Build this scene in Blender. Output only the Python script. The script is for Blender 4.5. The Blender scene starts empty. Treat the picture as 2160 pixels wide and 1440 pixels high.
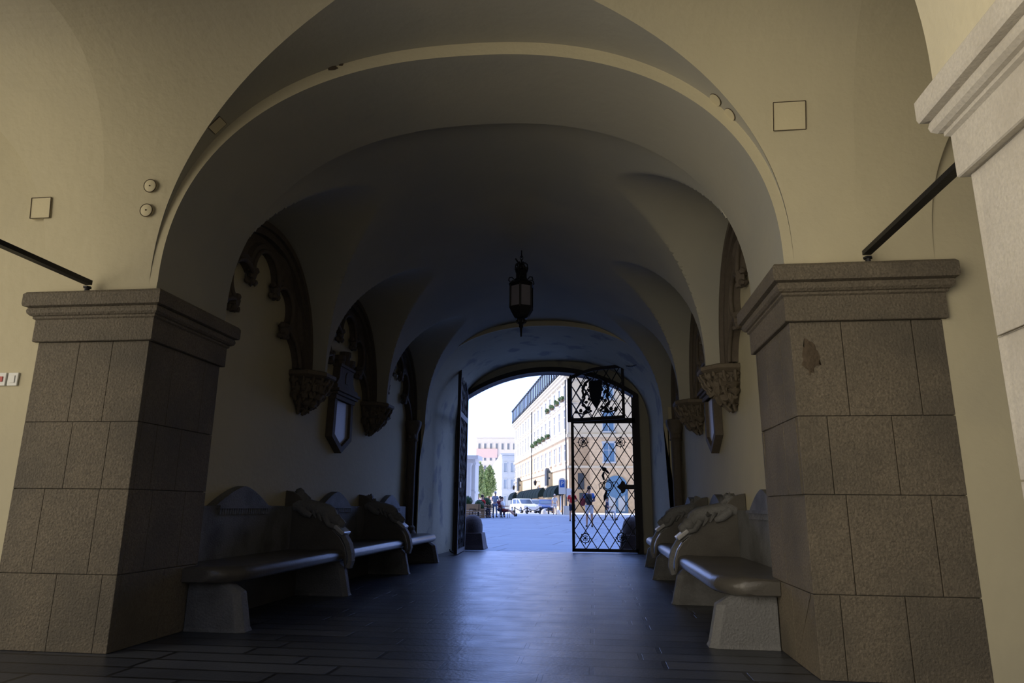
import bpy, bmesh, math, random
from mathutils import Vector, Matrix, noise
PI = math.pi
sc = bpy.context.scene
COL = sc.collection
random.seed(7)

# ------------------------------------------------------------------ camera
def rot_axes(yaw, pitch, roll):
    cy, sy, cp, sp = math.cos(yaw), math.sin(yaw), math.cos(pitch), math.sin(pitch)
    f = Vector((-sy*cp, cy*cp, sp)); r = Vector((cy, sy, 0)); u = r.cross(f)
    cr, sr = math.cos(roll), math.sin(roll)
    return cr*r + sr*u, -sr*r + cr*u, f
cd = bpy.data.cameras.new('camera'); cam = bpy.data.objects.new('camera', cd); COL.objects.link(cam)
r_, u_, f_ = rot_axes(0.1198, 0.2368, 0.0092)
cam.matrix_world = Matrix(((r_.x, u_.x, -f_.x, .991), (r_.y, u_.y, -f_.y, 0), (r_.z, u_.z, -f_.z, 1.0), (0, 0, 0, 1)))
cd.sensor_width = 36; cd.lens = 24; cd.clip_start = .05; cd.clip_end = 2000
sc.camera = cam

# ------------------------------------------------------------------ light
vs = sc.view_settings
vs.view_transform = 'Standard'; vs.look = 'None'; vs.gamma = 1; vs.exposure = 0; vs.use_curve_mapping = False
SKY = (1.05, 1.6, 3.7); YARD = (.13, .12, .115); YARD_UP = (.20, .26, .42); LOBE = (3.25, 2.9, 2.3)
w = bpy.data.worlds.new('world'); sc.world = w; w.use_nodes = True
nt = w.node_tree; nt.nodes.clear()
tc = nt.nodes.new('ShaderNodeTexCoord'); sep = nt.nodes.new('ShaderNodeSeparateXYZ')
nt.links.new(tc.outputs['Generated'], sep.inputs[0])
def wramp(sock, a, b):
    m = nt.nodes.new('ShaderNodeMapRange'); m.clamp = True
    m.inputs['From Min'].default_value = a; m.inputs['From Max'].default_value = b
    nt.links.new(sock, m.inputs['Value']); return m.outputs[0]
def wmix(fac, a, b):
    m = nt.nodes.new('ShaderNodeMix'); m.data_type = 'RGBA'; m.clamp_result = False
    nt.links.new(fac, m.inputs[0])
    for i, c in ((6, a), (7, b)):
        if isinstance(c, tuple): m.inputs[i].default_value = (*c, 1)
        else: nt.links.new(c, m.inputs[i])
    return m.outputs[2]
yard = wmix(wramp(sep.outputs[2], .05, .5), YARD, YARD_UP)       # sunlit courtyard walls low down, sky above
dp = nt.nodes.new('ShaderNodeVectorMath'); dp.operation = 'DOT_PRODUCT'; dp.inputs[1].default_value = Vector((-.84, -.52, .02)).normalized()
nt.links.new(tc.outputs['Generated'], dp.inputs[0])
yard = wmix(wramp(dp.outputs['Value'], .45, .98), yard, LOBE)       # the sunny side of the courtyard
allc = wmix(wramp(sep.outputs[1], -.15, .15), yard, SKY)         # bright town sky on the square side
bg = nt.nodes.new('ShaderNodeBackground'); nt.links.new(allc, bg.inputs[0]); bg.inputs[1].default_value = 1.0
wo = nt.nodes.new('ShaderNodeOutputWorld'); nt.links.new(bg.outputs[0], wo.inputs[0])
sd = bpy.data.lights.new('sun', 'SUN'); sun = bpy.data.objects.new('sun', sd); COL.objects.link(sun)
sd.energy = 3.5; sd.color = (1, .93, .82); sd.angle = .01
sun.rotation_euler = Vector((.8, -.12, -.6)).to_track_quat('-Z', 'Y').to_euler()
sun.location = (-30, 30, 40)

# ------------------------------------------------------------------ materials
M = {}
def mat(name, col, rough=.8, var=.12, scale=4, bump=.1, bscale=40, metal=0, spec=.5, col2=None, v2scale=1.2, v2=(.45, .6)):
    m = bpy.data.materials.new(name); m.use_nodes = True
    n = m.node_tree; b = n.nodes['Principled BSDF']; L = n.links
    b.inputs['Roughness'].default_value = rough; b.inputs['Metallic'].default_value = metal
    b.inputs['Specular IOR Level'].default_value = spec
    t = n.nodes.new('ShaderNodeTexCoord')
    no = n.nodes.new('ShaderNodeTexNoise'); no.inputs['Scale'].default_value = scale; no.inputs['Detail'].default_value = 5
    L.new(t.outputs['Object'], no.inputs[0])
    mx = n.nodes.new('ShaderNodeMix'); mx.data_type = 'RGBA'
    mx.inputs[6].default_value = (*[c*(1-var) for c in col], 1); mx.inputs[7].default_value = (*[min(1, c*(1+var)) for c in col], 1)
    L.new(no.outputs[0], mx.inputs[0]); out = mx.outputs[2]
    if col2:
        n2 = n.nodes.new('ShaderNodeTexNoise'); n2.inputs['Scale'].default_value = v2scale; n2.inputs['Detail'].default_value = 8
        L.new(t.outputs['Object'], n2.inputs[0])
        mr = n.nodes.new('ShaderNodeMapRange'); mr.inputs[1].default_value, mr.inputs[2].default_value = v2
        L.new(n2.outputs[0], mr.inputs[0])
        m3 = n.nodes.new('ShaderNodeMix'); m3.data_type = 'RGBA'; L.new(mr.outputs[0], m3.inputs[0])
        L.new(out, m3.inputs[6]); m3.inputs[7].default_value = (*col2, 1); out = m3.outputs[2]
    L.new(out, b.inputs['Base Color'])
    if bump:
        n3 = n.nodes.new('ShaderNodeTexNoise'); n3.inputs['Scale'].default_value = bscale; n3.inputs['Detail'].default_value = 4
        L.new(t.outputs['Object'], n3.inputs[0])
        bp = n.nodes.new('ShaderNodeBump'); bp.inputs['Strength'].default_value = bump; bp.inputs['Distance'].default_value = .02
        L.new(n3.outputs[0], bp.inputs['Height']); L.new(bp.outputs[0], b.inputs['Normal'])
    M[name] = m; return m
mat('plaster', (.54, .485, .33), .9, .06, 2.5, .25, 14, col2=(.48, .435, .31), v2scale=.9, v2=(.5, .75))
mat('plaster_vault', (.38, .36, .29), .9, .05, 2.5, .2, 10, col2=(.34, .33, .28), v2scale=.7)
mat('plaster_worn', (.42, .385, .28), .9, .08, 3, .3, 16, col2=(.25, .24, .21), v2scale=1.6, v2=(.56, .64))
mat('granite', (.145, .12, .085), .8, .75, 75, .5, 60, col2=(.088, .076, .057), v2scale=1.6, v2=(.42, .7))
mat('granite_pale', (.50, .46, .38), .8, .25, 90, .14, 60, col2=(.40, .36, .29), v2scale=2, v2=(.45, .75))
mat('mortar', (.09, .08, .065), .9)
mat('bench_stone', (.10, .092, .08), .30, .2, 60, .12, 50, col2=(.07, .063, .055), v2scale=3, v2=(.4, .7))
mat('bench_rough', (.17, .17, .17), .7, .25, 50, .45, 60, col2=(.08, .078, .072), v2scale=3, v2=(.45, .7))
mat('polished_stone', (.42, .42, .42), .18, .15, 40, .05, 30)
mat('tracery_stone', (.105, .085, .065), .8, .25, 20, .3, 40)
mat('carved_stone', (.13, .105, .075), .75, .25, 20, .3, 40)
mat('plaque', (.50, .48, .50), .5, .12, 6, .05, 30)
mat('iron', (.012, .012, .015), .5, .2, 20, .1, 60, metal=.4)
mat('iron_frame', (.02, .014, .012), .65, .2, 10, .2, 40)
mat('door_stone', (.07, .055, .055), .85, .25, 8, .3, 30)
mat('lamp_glass', (.20, .19, .23), .25, .1, 8, 0)
mat('white_plastic', (.72, .72, .68), .45, .03, 5, 0)
mat('red_plastic', (.45, .05, .04), .5, .05, 5, 0)
mat('cover', (.62, .55, .36), .8, .05, 5, .1)
mat('rust', (.075, .055, .035), .95, .4, 30, .6, 40)
mat('facade_cream', (.72, .67, .56), .9, .05, 1, 0)
mat('facade_peach', (.74, .58, .40), .9, .06, 1, 0)
mat('facade_white', (.85, .83, .80), .9, .04, 1, 0)
mat('facade_blue', (.55, .63, .75), .9, .04, 1, 0)
mat('facade_pink', (.88, .68, .68), .9, .04, 1, 0)
mat('roof_slate', (.05, .065, .09), .9, .15, 2, 0)
mat('pane', (.22, .27, .36), .15, .1, 1, 0)
mat('pane_blue', (.14, .28, .50), .2, .1, 1, 0)
mat('awning', (.012, .022, .028), 1, .1, 2, 0, spec=.05)
mat('timber', (.42, .27, .15), .7, .2, 6, .1)
mat('leaf', (.035, .085, .025), .6, .4, 8, 0)
mat('leaf_tree', (.24, .36, .17), .6, .4, 3, 0)
mat('bark', (.12, .09, .06), .9)
mat('car_white', (.85, .85, .85), .3, .02, 1, 0)
mat('car_blue', (.04, .08, .25), .25, .05, 1, 0)
mat('car_pale', (.40, .50, .62), .3, .05, 1, 0)
mat('car_glass', (.07, .10, .14), .1, .05, 1, 0)
mat('rubber', (.02, .02, .02), .8, .05, 1, 0)
mat('skin', (.55, .33, .24), .6, .05, 5, 0)
mat('hair', (.03, .022, .018), .7, .1, 5, 0)
mat('red_cloth', (.62, .03, .035), .8, .08, 5, 0)
mat('dark_red_cloth', (.22, .03, .04), .8, .08, 5, 0)
mat('blue_cloth', (.05, .16, .50), .8, .08, 5, 0)
mat('denim', (.16, .24, .40), .8, .08, 5, 0)
mat('pale_blue_cloth', (.33, .43, .60), .8, .08, 5, 0)
mat('white_cloth', (.82, .82, .84), .8, .04, 5, 0)
mat('navy_cloth', (.03, .035, .08), .8, .08, 5, 0)
mat('black_cloth', (.02, .02, .024), .8, .08, 5, 0)
mat('sign_blue', (.02, .13, .55), .4, .03, 1, 0)
mat('sign_white', (.85, .86, .88), .4, .03, 1, 0)
mat('pale_stone', (.80, .76, .70), .8, .05, 5, 0)

def paving(name, c1, c2, mortar, bw, rh, rough, msize=.012, rot=0, bump=.35, offs=.5):
    m = bpy.data.materials.new(name); m.use_nodes = True
    n = m.node_tree; b = n.nodes['Principled BSDF']; L = n.links
    t = n.nodes.new('ShaderNodeTexCoord'); mp = n.nodes.new('ShaderNodeMapping'); mp.inputs['Rotation'].default_value[2] = rot
    L.new(t.outputs['Object'], mp.inputs[0])
    br = n.nodes.new('ShaderNodeTexBrick'); L.new(mp.outputs[0], br.inputs[0])
    br.inputs['Color1'].default_value = (*c1, 1); br.inputs['Color2'].default_value = (*c2, 1); br.inputs['Mortar'].default_value = (*mortar, 1)
    br.inputs['Scale'].default_value = 1; br.inputs['Brick Width'].default_value = bw; br.inputs['Row Height'].default_value = rh
    br.inputs['Mortar Size'].default_value = msize; br.offset = offs; br.squash = 1.35; br.squash_frequency = 3
    no = n.nodes.new('ShaderNodeTexNoise'); no.inputs['Scale'].default_value = 3; no.inputs['Detail'].default_value = 8; L.new(t.outputs['Object'], no.inputs[0])
    mr = n.nodes.new('ShaderNodeMapRange'); mr.inputs[3].default_value = .7; mr.inputs[4].default_value = 1.3; L.new(no.outputs[0], mr.inputs[0])
    vm = n.nodes.new('ShaderNodeVectorMath'); vm.operation = 'SCALE'; L.new(br.outputs[0], vm.inputs[0]); L.new(mr.outputs[0], vm.inputs['Scale'])
    L.new(vm.outputs[0], b.inputs['Base Color'])
    r2 = n.nodes.new('ShaderNodeMapRange'); r2.inputs[3].default_value = rough-.08; r2.inputs[4].default_value = rough+.12; L.new(no.outputs[0], r2.inputs[0]); L.new(r2.outputs[0], b.inputs['Roughness'])
    n3 = n.nodes.new('ShaderNodeTexNoise'); n3.inputs['Scale'].default_value = 35; L.new(t.outputs['Object'], n3.inputs[0])
    ad = n.nodes.new('ShaderNodeMath'); ad.operation = 'MULTIPLY_ADD'; L.new(br.outputs['Fac'], ad.inputs[0]); ad.inputs[1].default_value = -1
    nm = n.nodes.new('ShaderNodeMath'); nm.operation = 'MULTIPLY'; nm.inputs[1].default_value = .35; L.new(n3.outputs[0], nm.inputs[0]); L.new(nm.outputs[0], ad.inputs[2])
    bp = n.nodes.new('ShaderNodeBump'); bp.inputs['Strength'].default_value = bump; bp.inputs['Distance'].default_value = .01
    L.new(ad.outputs[0], bp.inputs['Height']); L.new(bp.outputs[0], b.inputs['Normal'])
    M[name] = m
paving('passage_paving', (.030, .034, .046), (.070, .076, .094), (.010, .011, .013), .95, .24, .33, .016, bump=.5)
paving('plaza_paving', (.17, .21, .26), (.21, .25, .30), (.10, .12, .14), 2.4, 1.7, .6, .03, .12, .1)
paving('facade_rustic', (.76, .61, .44), (.74, .59, .42), (.50, .38, .26), 40, .62, .9, .05, 0, .2)

# ------------------------------------------------------------------ mesh helpers
class MB:
    def __init__(s): s.v = []; s.f = []
    def add(s, vs, fs):
        o = len(s.v); s.v += [tuple(p) for p in vs]; s.f += [tuple(i+o for i in f) for f in fs]
    def box(s, x0, x1, y0, y1, z0, z1, mt=None):
        p = [Vector((x, y, z)) for z in (z0, z1) for y in (y0, y1) for x in (x0, x1)]
        if mt: p = [mt @ q for q in p]
        s.add(p, [(0, 2, 3, 1), (4, 5, 7, 6), (0, 1, 5, 4), (2, 6, 7, 3), (0, 4, 6, 2), (1, 3, 7, 5)])
    def bar(s, a, b, w, d=None, up=(0, 0, 1)):
        a, b = Vector(a), Vector(b); t = (b-a); L = t.length
        if L < 1e-6: return
        t.normalize(); u = Vector(up)
        if abs(t.dot(u)) > .98: u = Vector((1, 0, 0))
        sx = t.cross(u).normalized(); sy = sx.cross(t)
        d = d or w
        p = [q + sx*i*w/2 + sy*j*d/2 for q in (a, b) for i, j in ((-1, -1), (1, -1), (1, 1), (-1, 1))]
        s.add(p, [(0, 1, 2, 3), (7, 6, 5, 4), (0, 4, 5, 1), (1, 5, 6, 2), (2, 6, 7, 3), (3, 7, 4, 0)])
    def grid(s, rows, closed=False, caps=False):
        n = len(rows[0]); o = [p for r in rows for p in r]; fs = []
        for i in range(len(rows)-1):
            for j in range(n if closed else n-1):
                k = (j+1) % n
                fs.append((i*n+j, i*n+k, (i+1)*n+k, (i+1)*n+j))
        if caps: fs.append(tuple(range(n))[::-1]); fs.append(tuple((len(rows)-1)*n+j for j in range(n)))
        s.add(o, fs)
    def tube(s, pts, r, n=8, closed=False, caps=True):
        pts = [Vector(p) for p in pts]; N = len(pts); rows = []
        rs = r if isinstance(r, (list, tuple)) else [r]*N
        prev = None
        for i, p in enumerate(pts):
            if closed: t = pts[(i+1) % N]-pts[i-1]
            else: t = pts[min(i+1, N-1)]-pts[max(i-1, 0)]
            t.normalize()
            if prev is None:
                u = Vector((0, 0, 1)) if abs(t.z) < .9 else Vector((1, 0, 0))
                sx = t.cross(u).normalized()
            else:
                sx = (prev-t*prev.dot(t)).normalized()
            prev = sx; sy = t.cross(sx)
            rows.append([p+(sx*math.cos(2*PI*k/n)+sy*math.sin(2*PI*k/n))*rs[i] for k in range(n)])
        if closed: rows.append(rows[0])
        s.grid(rows, True, caps and not closed)
    def lathe(s, prof, c=(0, 0, 0), n=16, mt=None, rot=0, caps=True):
        rows = []
        for r, z in prof:
            q = [Vector((c[0]+r*math.cos(2*PI*k/n+rot), c[1]+r*math.sin(2*PI*k/n+rot), c[2]+z)) for k in range(n)]
            rows.append([mt @ p for p in q] if mt else q)
        s.grid(rows, True, caps)
    def prism(s, poly, f0, f1):
        """poly: list of 2-tuples; f0/f1 map (a,b)->3D"""
        n = len(poly); s.add([f0(*p) for p in poly]+[f1(*p) for p in poly],
            [tuple(range(n))[::-1], tuple(range(n, 2*n))]+[(i, (i+1) % n, n+(i+1) % n, n+i) for i in range(n)])
    def ball(s, c, r, n=10, sc=(1, 1, 1), jit=0, mt=None):
        rows = []; m = max(4, n//2)
        for i in range(m+1):
            a = PI*i/m; row = []
            for k in range(n):
                b = 2*PI*k/n
                d = Vector((math.sin(a)*math.cos(b), math.sin(a)*math.sin(b), math.cos(a)))
                rr = r*(1+jit*noise.noise(d*2.5+Vector(c)*7)) if jit else r
                q = Vector((d.x*sc[0], d.y*sc[1], d.z*sc[2]))*rr
                if mt: q = mt @ q
                row.append(Vector(c)+q)
            rows.append(row)
        s.grid(rows, True)
    def build(s, name, m, parent=None, smooth=None, bevel=0):
        me = bpy.data.meshes.new(name); me.from_pydata(s.v, [], s.f)
        o = bpy.data.objects.new(name, me); COL.objects.link(o)
        me.materials.append(M[m] if isinstance(m, str) else m)
        bm = bmesh.new(); bm.from_mesh(me); bmesh.ops.remove_doubles(bm, verts=bm.verts, dist=1e-5)
        bmesh.ops.recalc_face_normals(bm, faces=bm.faces)
        if bevel:
            es = [e for e in bm.edges if len(e.link_faces) == 2 and e.calc_face_angle(0) > .5]
            bmesh.ops.bevel(bm, geom=es, offset=bevel, segments=2, affect='EDGES', profile=.6)
        bm.to_mesh(me); bm.free()
        if smooth:
            for p in me.polygons: p.use_smooth = True
            me.set_sharp_from_angle(angle=smooth)
        if parent: o.parent = parent
        return o
def tag(o, label=None, cat=None, group=None, kind=None):
    if label: o['label'] = label
    if cat: o['category'] = cat
    if group: o['group'] = group
    if kind: o['kind'] = kind
    return o
def empty(name, loc, rz=0, label=None, cat=None, group=None):
    o = bpy.data.objects.new(name, None); COL.objects.link(o); o.location = loc; o.rotation_euler = (0, 0, rz); o.empty_display_size = .1
    return tag(o, label, cat, group)
def struct(mb, name, m, smooth=None): return tag(mb.build(name, m, None, smooth), kind='structure')
def copy_tree(o, parent=None):
    c = o.copy(); COL.objects.link(c)
    if parent: c.parent = parent
    for ch in list(o.children): copy_tree(ch, c)
    return c

# ------------------------------------------------------------------ dimensions
PH, PO = 2.317, 3.32             # pier inner / outer half distance from the passage axis
YF, YB = 4.64, 5.64              # arch wall
YN0, YN1 = 1.5, 2.45              # outer arcade
ZC0, ZC1, ZS = 2.19, 2.57, 2.65  # cap bottom, cap top, springing
W = 2.62                         # passage wall
B = [5.43, 8.01, 10.59, 13.17]   # bay boundaries
YE, YD, YX = 13.17, 16.2, 16.55   # embrasure, door, outer face

def sup(t, a, z0, c, n):
    """superelliptic arch, polar about (0,z0)"""
    cc, ss = math.cos(t), math.sin(t)
    r = 1/((abs(cc)/a)**n+(abs(ss)/(c-z0))**n)**(1/n)
    return r*cc, z0+r*ss
NA = 96
TH = [PI*i/NA for i in range(NA+1)]
def ring(y, a, z0, c, n, zb=None, cx=0):
    pts = [(cx+x, y, z) for x, z in (sup(t, a, z0, c, n) for t in TH)]
    if zb is not None: pts = [(cx+a, y, zb)]+pts+[(cx-a, y, zb)]
    return pts

# ---- ground and floors
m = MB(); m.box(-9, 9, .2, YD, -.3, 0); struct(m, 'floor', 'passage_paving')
def gz(y): return 0 if y < YD else min(.35, .008*(y-16.3))
m = MB(); ys = [YD, 20, 30, 40, 50, 60.05, 62]
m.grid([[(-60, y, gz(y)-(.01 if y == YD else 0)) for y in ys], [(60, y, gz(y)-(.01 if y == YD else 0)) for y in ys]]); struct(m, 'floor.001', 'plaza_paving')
m = MB(); m.box(-150, 120, 62, 420, .1, .36); struct(m, 'floor.002', 'pale_stone')

# ---- main arch (front wall of the passage)
AR = dict(a=PH, z0=ZS, c=4.46, n=2.3)
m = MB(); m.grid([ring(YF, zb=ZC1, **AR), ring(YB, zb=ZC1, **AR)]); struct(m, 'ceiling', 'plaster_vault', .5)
CR = dict(a=2.385, z0=ZS, c=4.57, n=2.3)
m = MB(); m.grid([ring(YF, **AR), ring(YF, **CR)]); struct(m, 'trim_1', 'plaster')

# ---- cross vault of the gallery in front
YC, HB, CRN, NB = 3.57, 1.07, 4.57, 2.6
def barrel_y(z): k = min(1, max(0, (z-ZS)/(CRN-ZS))); return HB*(max(0, 1-k**NB))**(1/NB)
def cell_x(z): k = min(1, max(0, (z-ZS)/(CRN-ZS))); return 2.385*(max(0, 1-k**2.3))**(1/2.3)
def cellring(cx): return [(cx+x, z) for x, z in (sup(t, 2.385, ZS, CRN, 2.3) for t in TH)]
m = MB()
for cx in (-5.68, 0, 5.68):
    for s in (1, -1):
        rows = []
        for i in range(9):
            row = []
            for x, z in cellring(cx):
                yb = barrel_y(z); row.append((x, YC+s*(HB+(yb-HB)*i/8), z))
            rows.append(row)
        m.grid(rows)
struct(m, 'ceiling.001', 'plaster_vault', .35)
m = MB()
for x0, x1, mid in ((0, 5.68, 2.84), (-5.68, 0, -2.84)):
    for half in (0, 1):
        rows = []
        for j in range(97):
            ph = PI*j/96
            yy, z = sup(ph, HB, ZS, CRN, NB); gx = cell_x(z)
            xa = x0+gx if half == 0 else mid; xb = mid if half == 0 else x1-gx
            row = []
            for i in range(11):
                x = xa+(xb-xa)*i/10
                d = .05*max(0, 1-abs(x-mid)/.9)*math.sin(ph)**.8    # slight fold between two bays
                r = math.hypot(yy, z-ZS); k = (r-d)/r
                row.append((x, YC+yy*k, ZS+(z-ZS)*k))
            rows.append(row)
        m.grid(rows)
struct(m, 'ceiling.002', 'plaster', .06)
# wall strips over the caps, back wall of the gallery beside the passage, outer arcade
for s in (-1, 1):
    m = MB(); a, b = sorted((s*(PH+.003), s*PO)); m.box(a, b, YF, YB, ZC1-.02, ZS+.0)
    a, b = sorted((s*(3.23 if s < 0 else 3.28), s*8.6)); m.box(a, b, YF+.002, YB, 0, ZC1+.03); a, b = sorted((s*3.24, s*8.6)); m.box(a, b, YF+.002, YF+.1, ZC1+.03, 5.0)
    struct(m, 'wall_back', 'plaster')
m = MB()
for cx in (-5.68, 0, 5.68):
    rA = ring(2.5, 2.317, ZS, 4.46, 2.3, ZC1, cx); rB = [(x, YN0, z) for x, y, z in rA]
    m.grid([rA, rB])
    for y, rr in ((2.5, rA), (YN0, rB)):
        m.grid([rr, [(cx+max(-2.84, min(2.84, (x-cx)*3)), y, 9 if ZS < z else z) for x, _, z in rr]])
struct(m, 'wall_front', 'plaster', .5)
m = MB(); m.box(-14, 14, YN0, YX, 5.0, 5.3); m.box(-14, 14, YN0, YN0+.3, 5.3, 12); struct(m, 'ceiling.003', 'plaster')
m = MB(); m.box(8.6, 8.8, YN0, YB, 0, 5); struct(m, 'wall_right', 'plaster')
# solid masses either side of the passage
m = MB(); m.box(-W-1.5, -W-.004, YB, YX, 0, 5); struct(m, 'wall_left', 'plaster')
m = MB(); m.box(W+.004, W+1.5, YB, YX, 0, 5); struct(m, 'wall_right.001', 'plaster')
m = MB(); m.box(-14, -W-1.4, YX-.3, YX, 0, 12); m.box(W+1.4, 14, YX-.3, YX, 0, 12)
m.box(-14, 14, YX-.3, YX, 4.9, 12); struct(m, 'wall_far', 'plaster')

# ---- passage vault: three groined bays
Z0, A0, CV = 2.55, 2.30, 4.62
def gcell(y):
    for k in range(3):
        c = (B[k]+B[k+1])/2; d = abs(y-c)/1.255
        if d < 1: return (1-d**2.15)**(1/2.15)
    return 0
def slice_(y):
    g = gcell(y); pts = []
    for t in TH:
        c, s = math.cos(t), math.sin(t)
        r0 = 1/((abs(c)/A0)**2.3+(abs(s)/(CV-Z0))**2.3)**(1/2.3)
        def ins(r):
            x = r*abs(c)
            H = min(1.98, 1.45+.54*(W-x)/1.97)
            return x < W and r*s < H*g
        if g > 0 and ins(r0):
            lo, hi = r0, 4
            for _ in range(22):
                md = (lo+hi)/2
                if ins(md): lo = md
                else: hi = md
            r0 = lo
        pts.append((r0*c, y, Z0+r0*s))
    return pts
NA = 220; TH = [PI*i/NA for i in range(NA+1)]
ys = []
for k in range(3):
    c, h = (B[k]+B[k+1])/2, 1.29
    for i in range(97):
        y = c-h*math.cos(PI*i/96)
        if y > YB+.003: ys.append(y)
ys = [YB]+sorted(set(round(y, 4) for y in ys))
m = MB(); sl = [slice_(y) for y in ys]; m.grid(sl)
def rng(y, a, z0, c, n, zb=None):
    pts = []
    for t in TH:
        cc, ss = math.cos(t), math.sin(t)
        # same polar centre as the passage vault
        lo, hi = 0, 6
        for _ in range(26):
            md = (lo+hi)/2; x = md*abs(cc); z = Z0+md*ss
            ok = x < a and (z < z0 or ((x/a)**n+((z-z0)/(c-z0))**n) < 1)
            if ok: lo = md
            else: hi = md
        pts.append((lo*cc, y, Z0+lo*ss))
    return pts
m.grid([rng(YB, PH, ZS, 4.46, 2.3), sl[0]])
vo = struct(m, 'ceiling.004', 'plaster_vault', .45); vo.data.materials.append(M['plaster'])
for p in vo.data.polygons:
    if abs(p.center.x) > W-.004: p.material_index = 1
# embrasure before the door, and the door arch
def full(y, a, z0, c, n):
    p = rng(y, a, z0, c, n); return [(a, y, 0)]+p+[(-a, y, 0)]
def seg(y, a, z0, c, cx=-.07):
    h = c-z0; R = (a*a+h*h)/(2*h); pts = []
    for t in TH:
        cc, ss = math.cos(t), math.sin(t); lo, hi = 0, 6
        for _ in range(26):
            md = (lo+hi)/2; x = abs(md*cc-cx); z = Z0+md*ss
            ok = x < a and (z < z0 or (x*x+(z-c+R)**2) < R*R)
            if ok: lo = md
            else: hi = md
        pts.append((lo*cc, y, Z0+lo*ss))
    return [(cx+a, y, 0)]+pts+[(cx-a, y, 0)]
m = MB(); eA = full(YE, 2.40, 2.7, 4.5, 2.3); eB = full(YD, 2.28, 2.7, 4.42, 2.5)
last = [(W, YE, 0)]+sl[-1]+[(-W, YE, 0)]
m.grid([eA, eB]); dr = seg(YD, 2.0, 3.56, 4.15)
m.grid([eB, dr]); struct(m, 'wall_far.001', 'plaster_worn', .5)
m = MB(); m.grid([last, eA]); m.box(2.38, W+.01, YE, YE+.04, 0, 2.8); m.box(-W-.01, -2.38, YE, YE+.04, 0, 2.8); struct(m, 'trim_2', 'plaster')
m = MB(); rb = seg(YX, 2.0, 3.56, 4.15); m.grid([dr, rb])
m.grid([rb, [(max(-4.2, min(4.2, x*3)), YX, 4.95 if z > 2.6 else z) for x, _, z in rb]])
struct(m, 'wall_far.002', 'door_stone', .5)
m = MB(); i0 = seg(YD-.10, 1.99, 3.56, 4.15); o0 = seg(YD-.10, 2.12, 3.58, 4.27); i1 = seg(YD+.05, 1.99, 3.56, 4.15); o1 = seg(YD+.05, 2.12, 3.58, 4.27)
m.grid([o1, o0, i0, i1]); struct(m, 'trim_3', 'iron_frame', .5)
# raised yellowish rib round the mouth of the embrasure
m = MB()
ra = rng(YE-.05, 2.40, 2.7, 4.5, 2.3); rb2 = rng(YE-.05, 2.48, 2.7, 4.59, 2.3); rc = rng(YE+.0, 2.48, 2.7, 4.59, 2.3)
rd = rng(YE+.02, 2.40, 2.7, 4.5, 2.3); m.grid([rc, rb2, ra, rd]); struct(m, 'trim_4', 'plaster', .5)

# ------------------------------------------------------------------ stone piers
def pier(s, y0, y1, m_, label, courses, fronts, sides, PH=PH, PO=PO, ZC0=ZC0, ZC1=ZC1):
    """s = side (+1 right); blocks laid on a mortar core"""
    root = empty('stone_pier', (s*(PH+PO)/2, (y0+y1)/2, 0), 0, label, 'pier')
    hx, hy = (PO-PH)/2, (y1-y0)/2; g = .0025; t = .05
    core = MB(); core.box(-hx+t*.3, hx-t*.3, -hy+t*.3, hy-t*.3, 0, ZC1); core.build('core', 'mortar', root)
    mb = MB()
    for (z0, z1), fr, sd_ in zip(courses, fronts, sides):
        # fr: joints as absolute fraction 0..1 from passage side outwards
        e = [0]+fr+[1]
        for a, b in zip(e[:-1], e[1:]):
            xa, xb = s*(-hx+2*hx*a), s*(-hx+2*hx*b); xa, xb = min(xa, xb), max(xa, xb)
            for q0, q1 in ((-hy, -hy+t), (hy-t, hy)): mb.box(xa+g*(a > 0), xb-g*(b < 1), q0, q1, z0+g, z1-g)
        e = [0]+sd_+[1]
        for a, b in zip(e[:-1], e[1:]):
            ya, yb = -hy+t+(2*hy-2*t)*a, -hy+t+(2*hy-2*t)*b
            for sx in (-1, 1):
                q0, q1 = sorted((sx*hx, sx*(hx-t))); mb.box(q0, q1, ya+g*(a > 0), yb-g*(b < 1), z0+g, z1-g)
    mb.build('shaft', m_, root, bevel=.004)
    prof = [(.025, ZC0), (.03, ZC0+.005), (.03, ZC0+.17), (.045, ZC0+.18), (.045, ZC0+.195), (.06, ZC0+.20), (.075, ZC0+.215), (.08, ZC0+.235), (.075, ZC0+.255), (.065, ZC0+.262), (.10, ZC0+.268), (.105, ZC0+.285), (.105, ZC1-.02), (.09, ZC1)]
    mb = MB(); mb.grid([[(sx*(hx+o), sy*(hy+o), z) for sx, sy in ((-1, -1), (1, -1), (1, 1), (-1, 1))] for o, z in prof], True, True)
    mb.build('capital', m_, root, bevel=0)
    return root
CO2 = [(0, .49), (.49, 1.09), (1.09, 1.59), (1.59, 2.225)]
CO = [(0, .51), (.51, 1.095), (1.095, 1.58), (1.58, ZC0)]
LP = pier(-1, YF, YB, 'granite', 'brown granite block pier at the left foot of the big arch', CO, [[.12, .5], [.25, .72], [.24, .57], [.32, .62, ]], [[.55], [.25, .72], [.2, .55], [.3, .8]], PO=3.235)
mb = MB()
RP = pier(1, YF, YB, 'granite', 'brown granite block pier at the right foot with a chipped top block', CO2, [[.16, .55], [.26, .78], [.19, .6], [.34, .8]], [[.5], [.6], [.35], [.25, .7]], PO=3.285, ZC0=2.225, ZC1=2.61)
mb = MB(); mb.ball((0, 0, 0), 1, 16, (.05, .007, .10), .9); o = mb.build('chipped_patch', 'rust', RP, .6); o.location = (-.37, -.502, 1.98); o['label'] = 'rusty broken hollow in the stone'
NP = pier(1, YN0, YN1, 'granite_pale', 'pale daylit stone pier in the right foreground', CO, [[.5], [.3], [.6], [.4]], [[.5], [.8], [.3], [.6]], PH=2.37)
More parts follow.
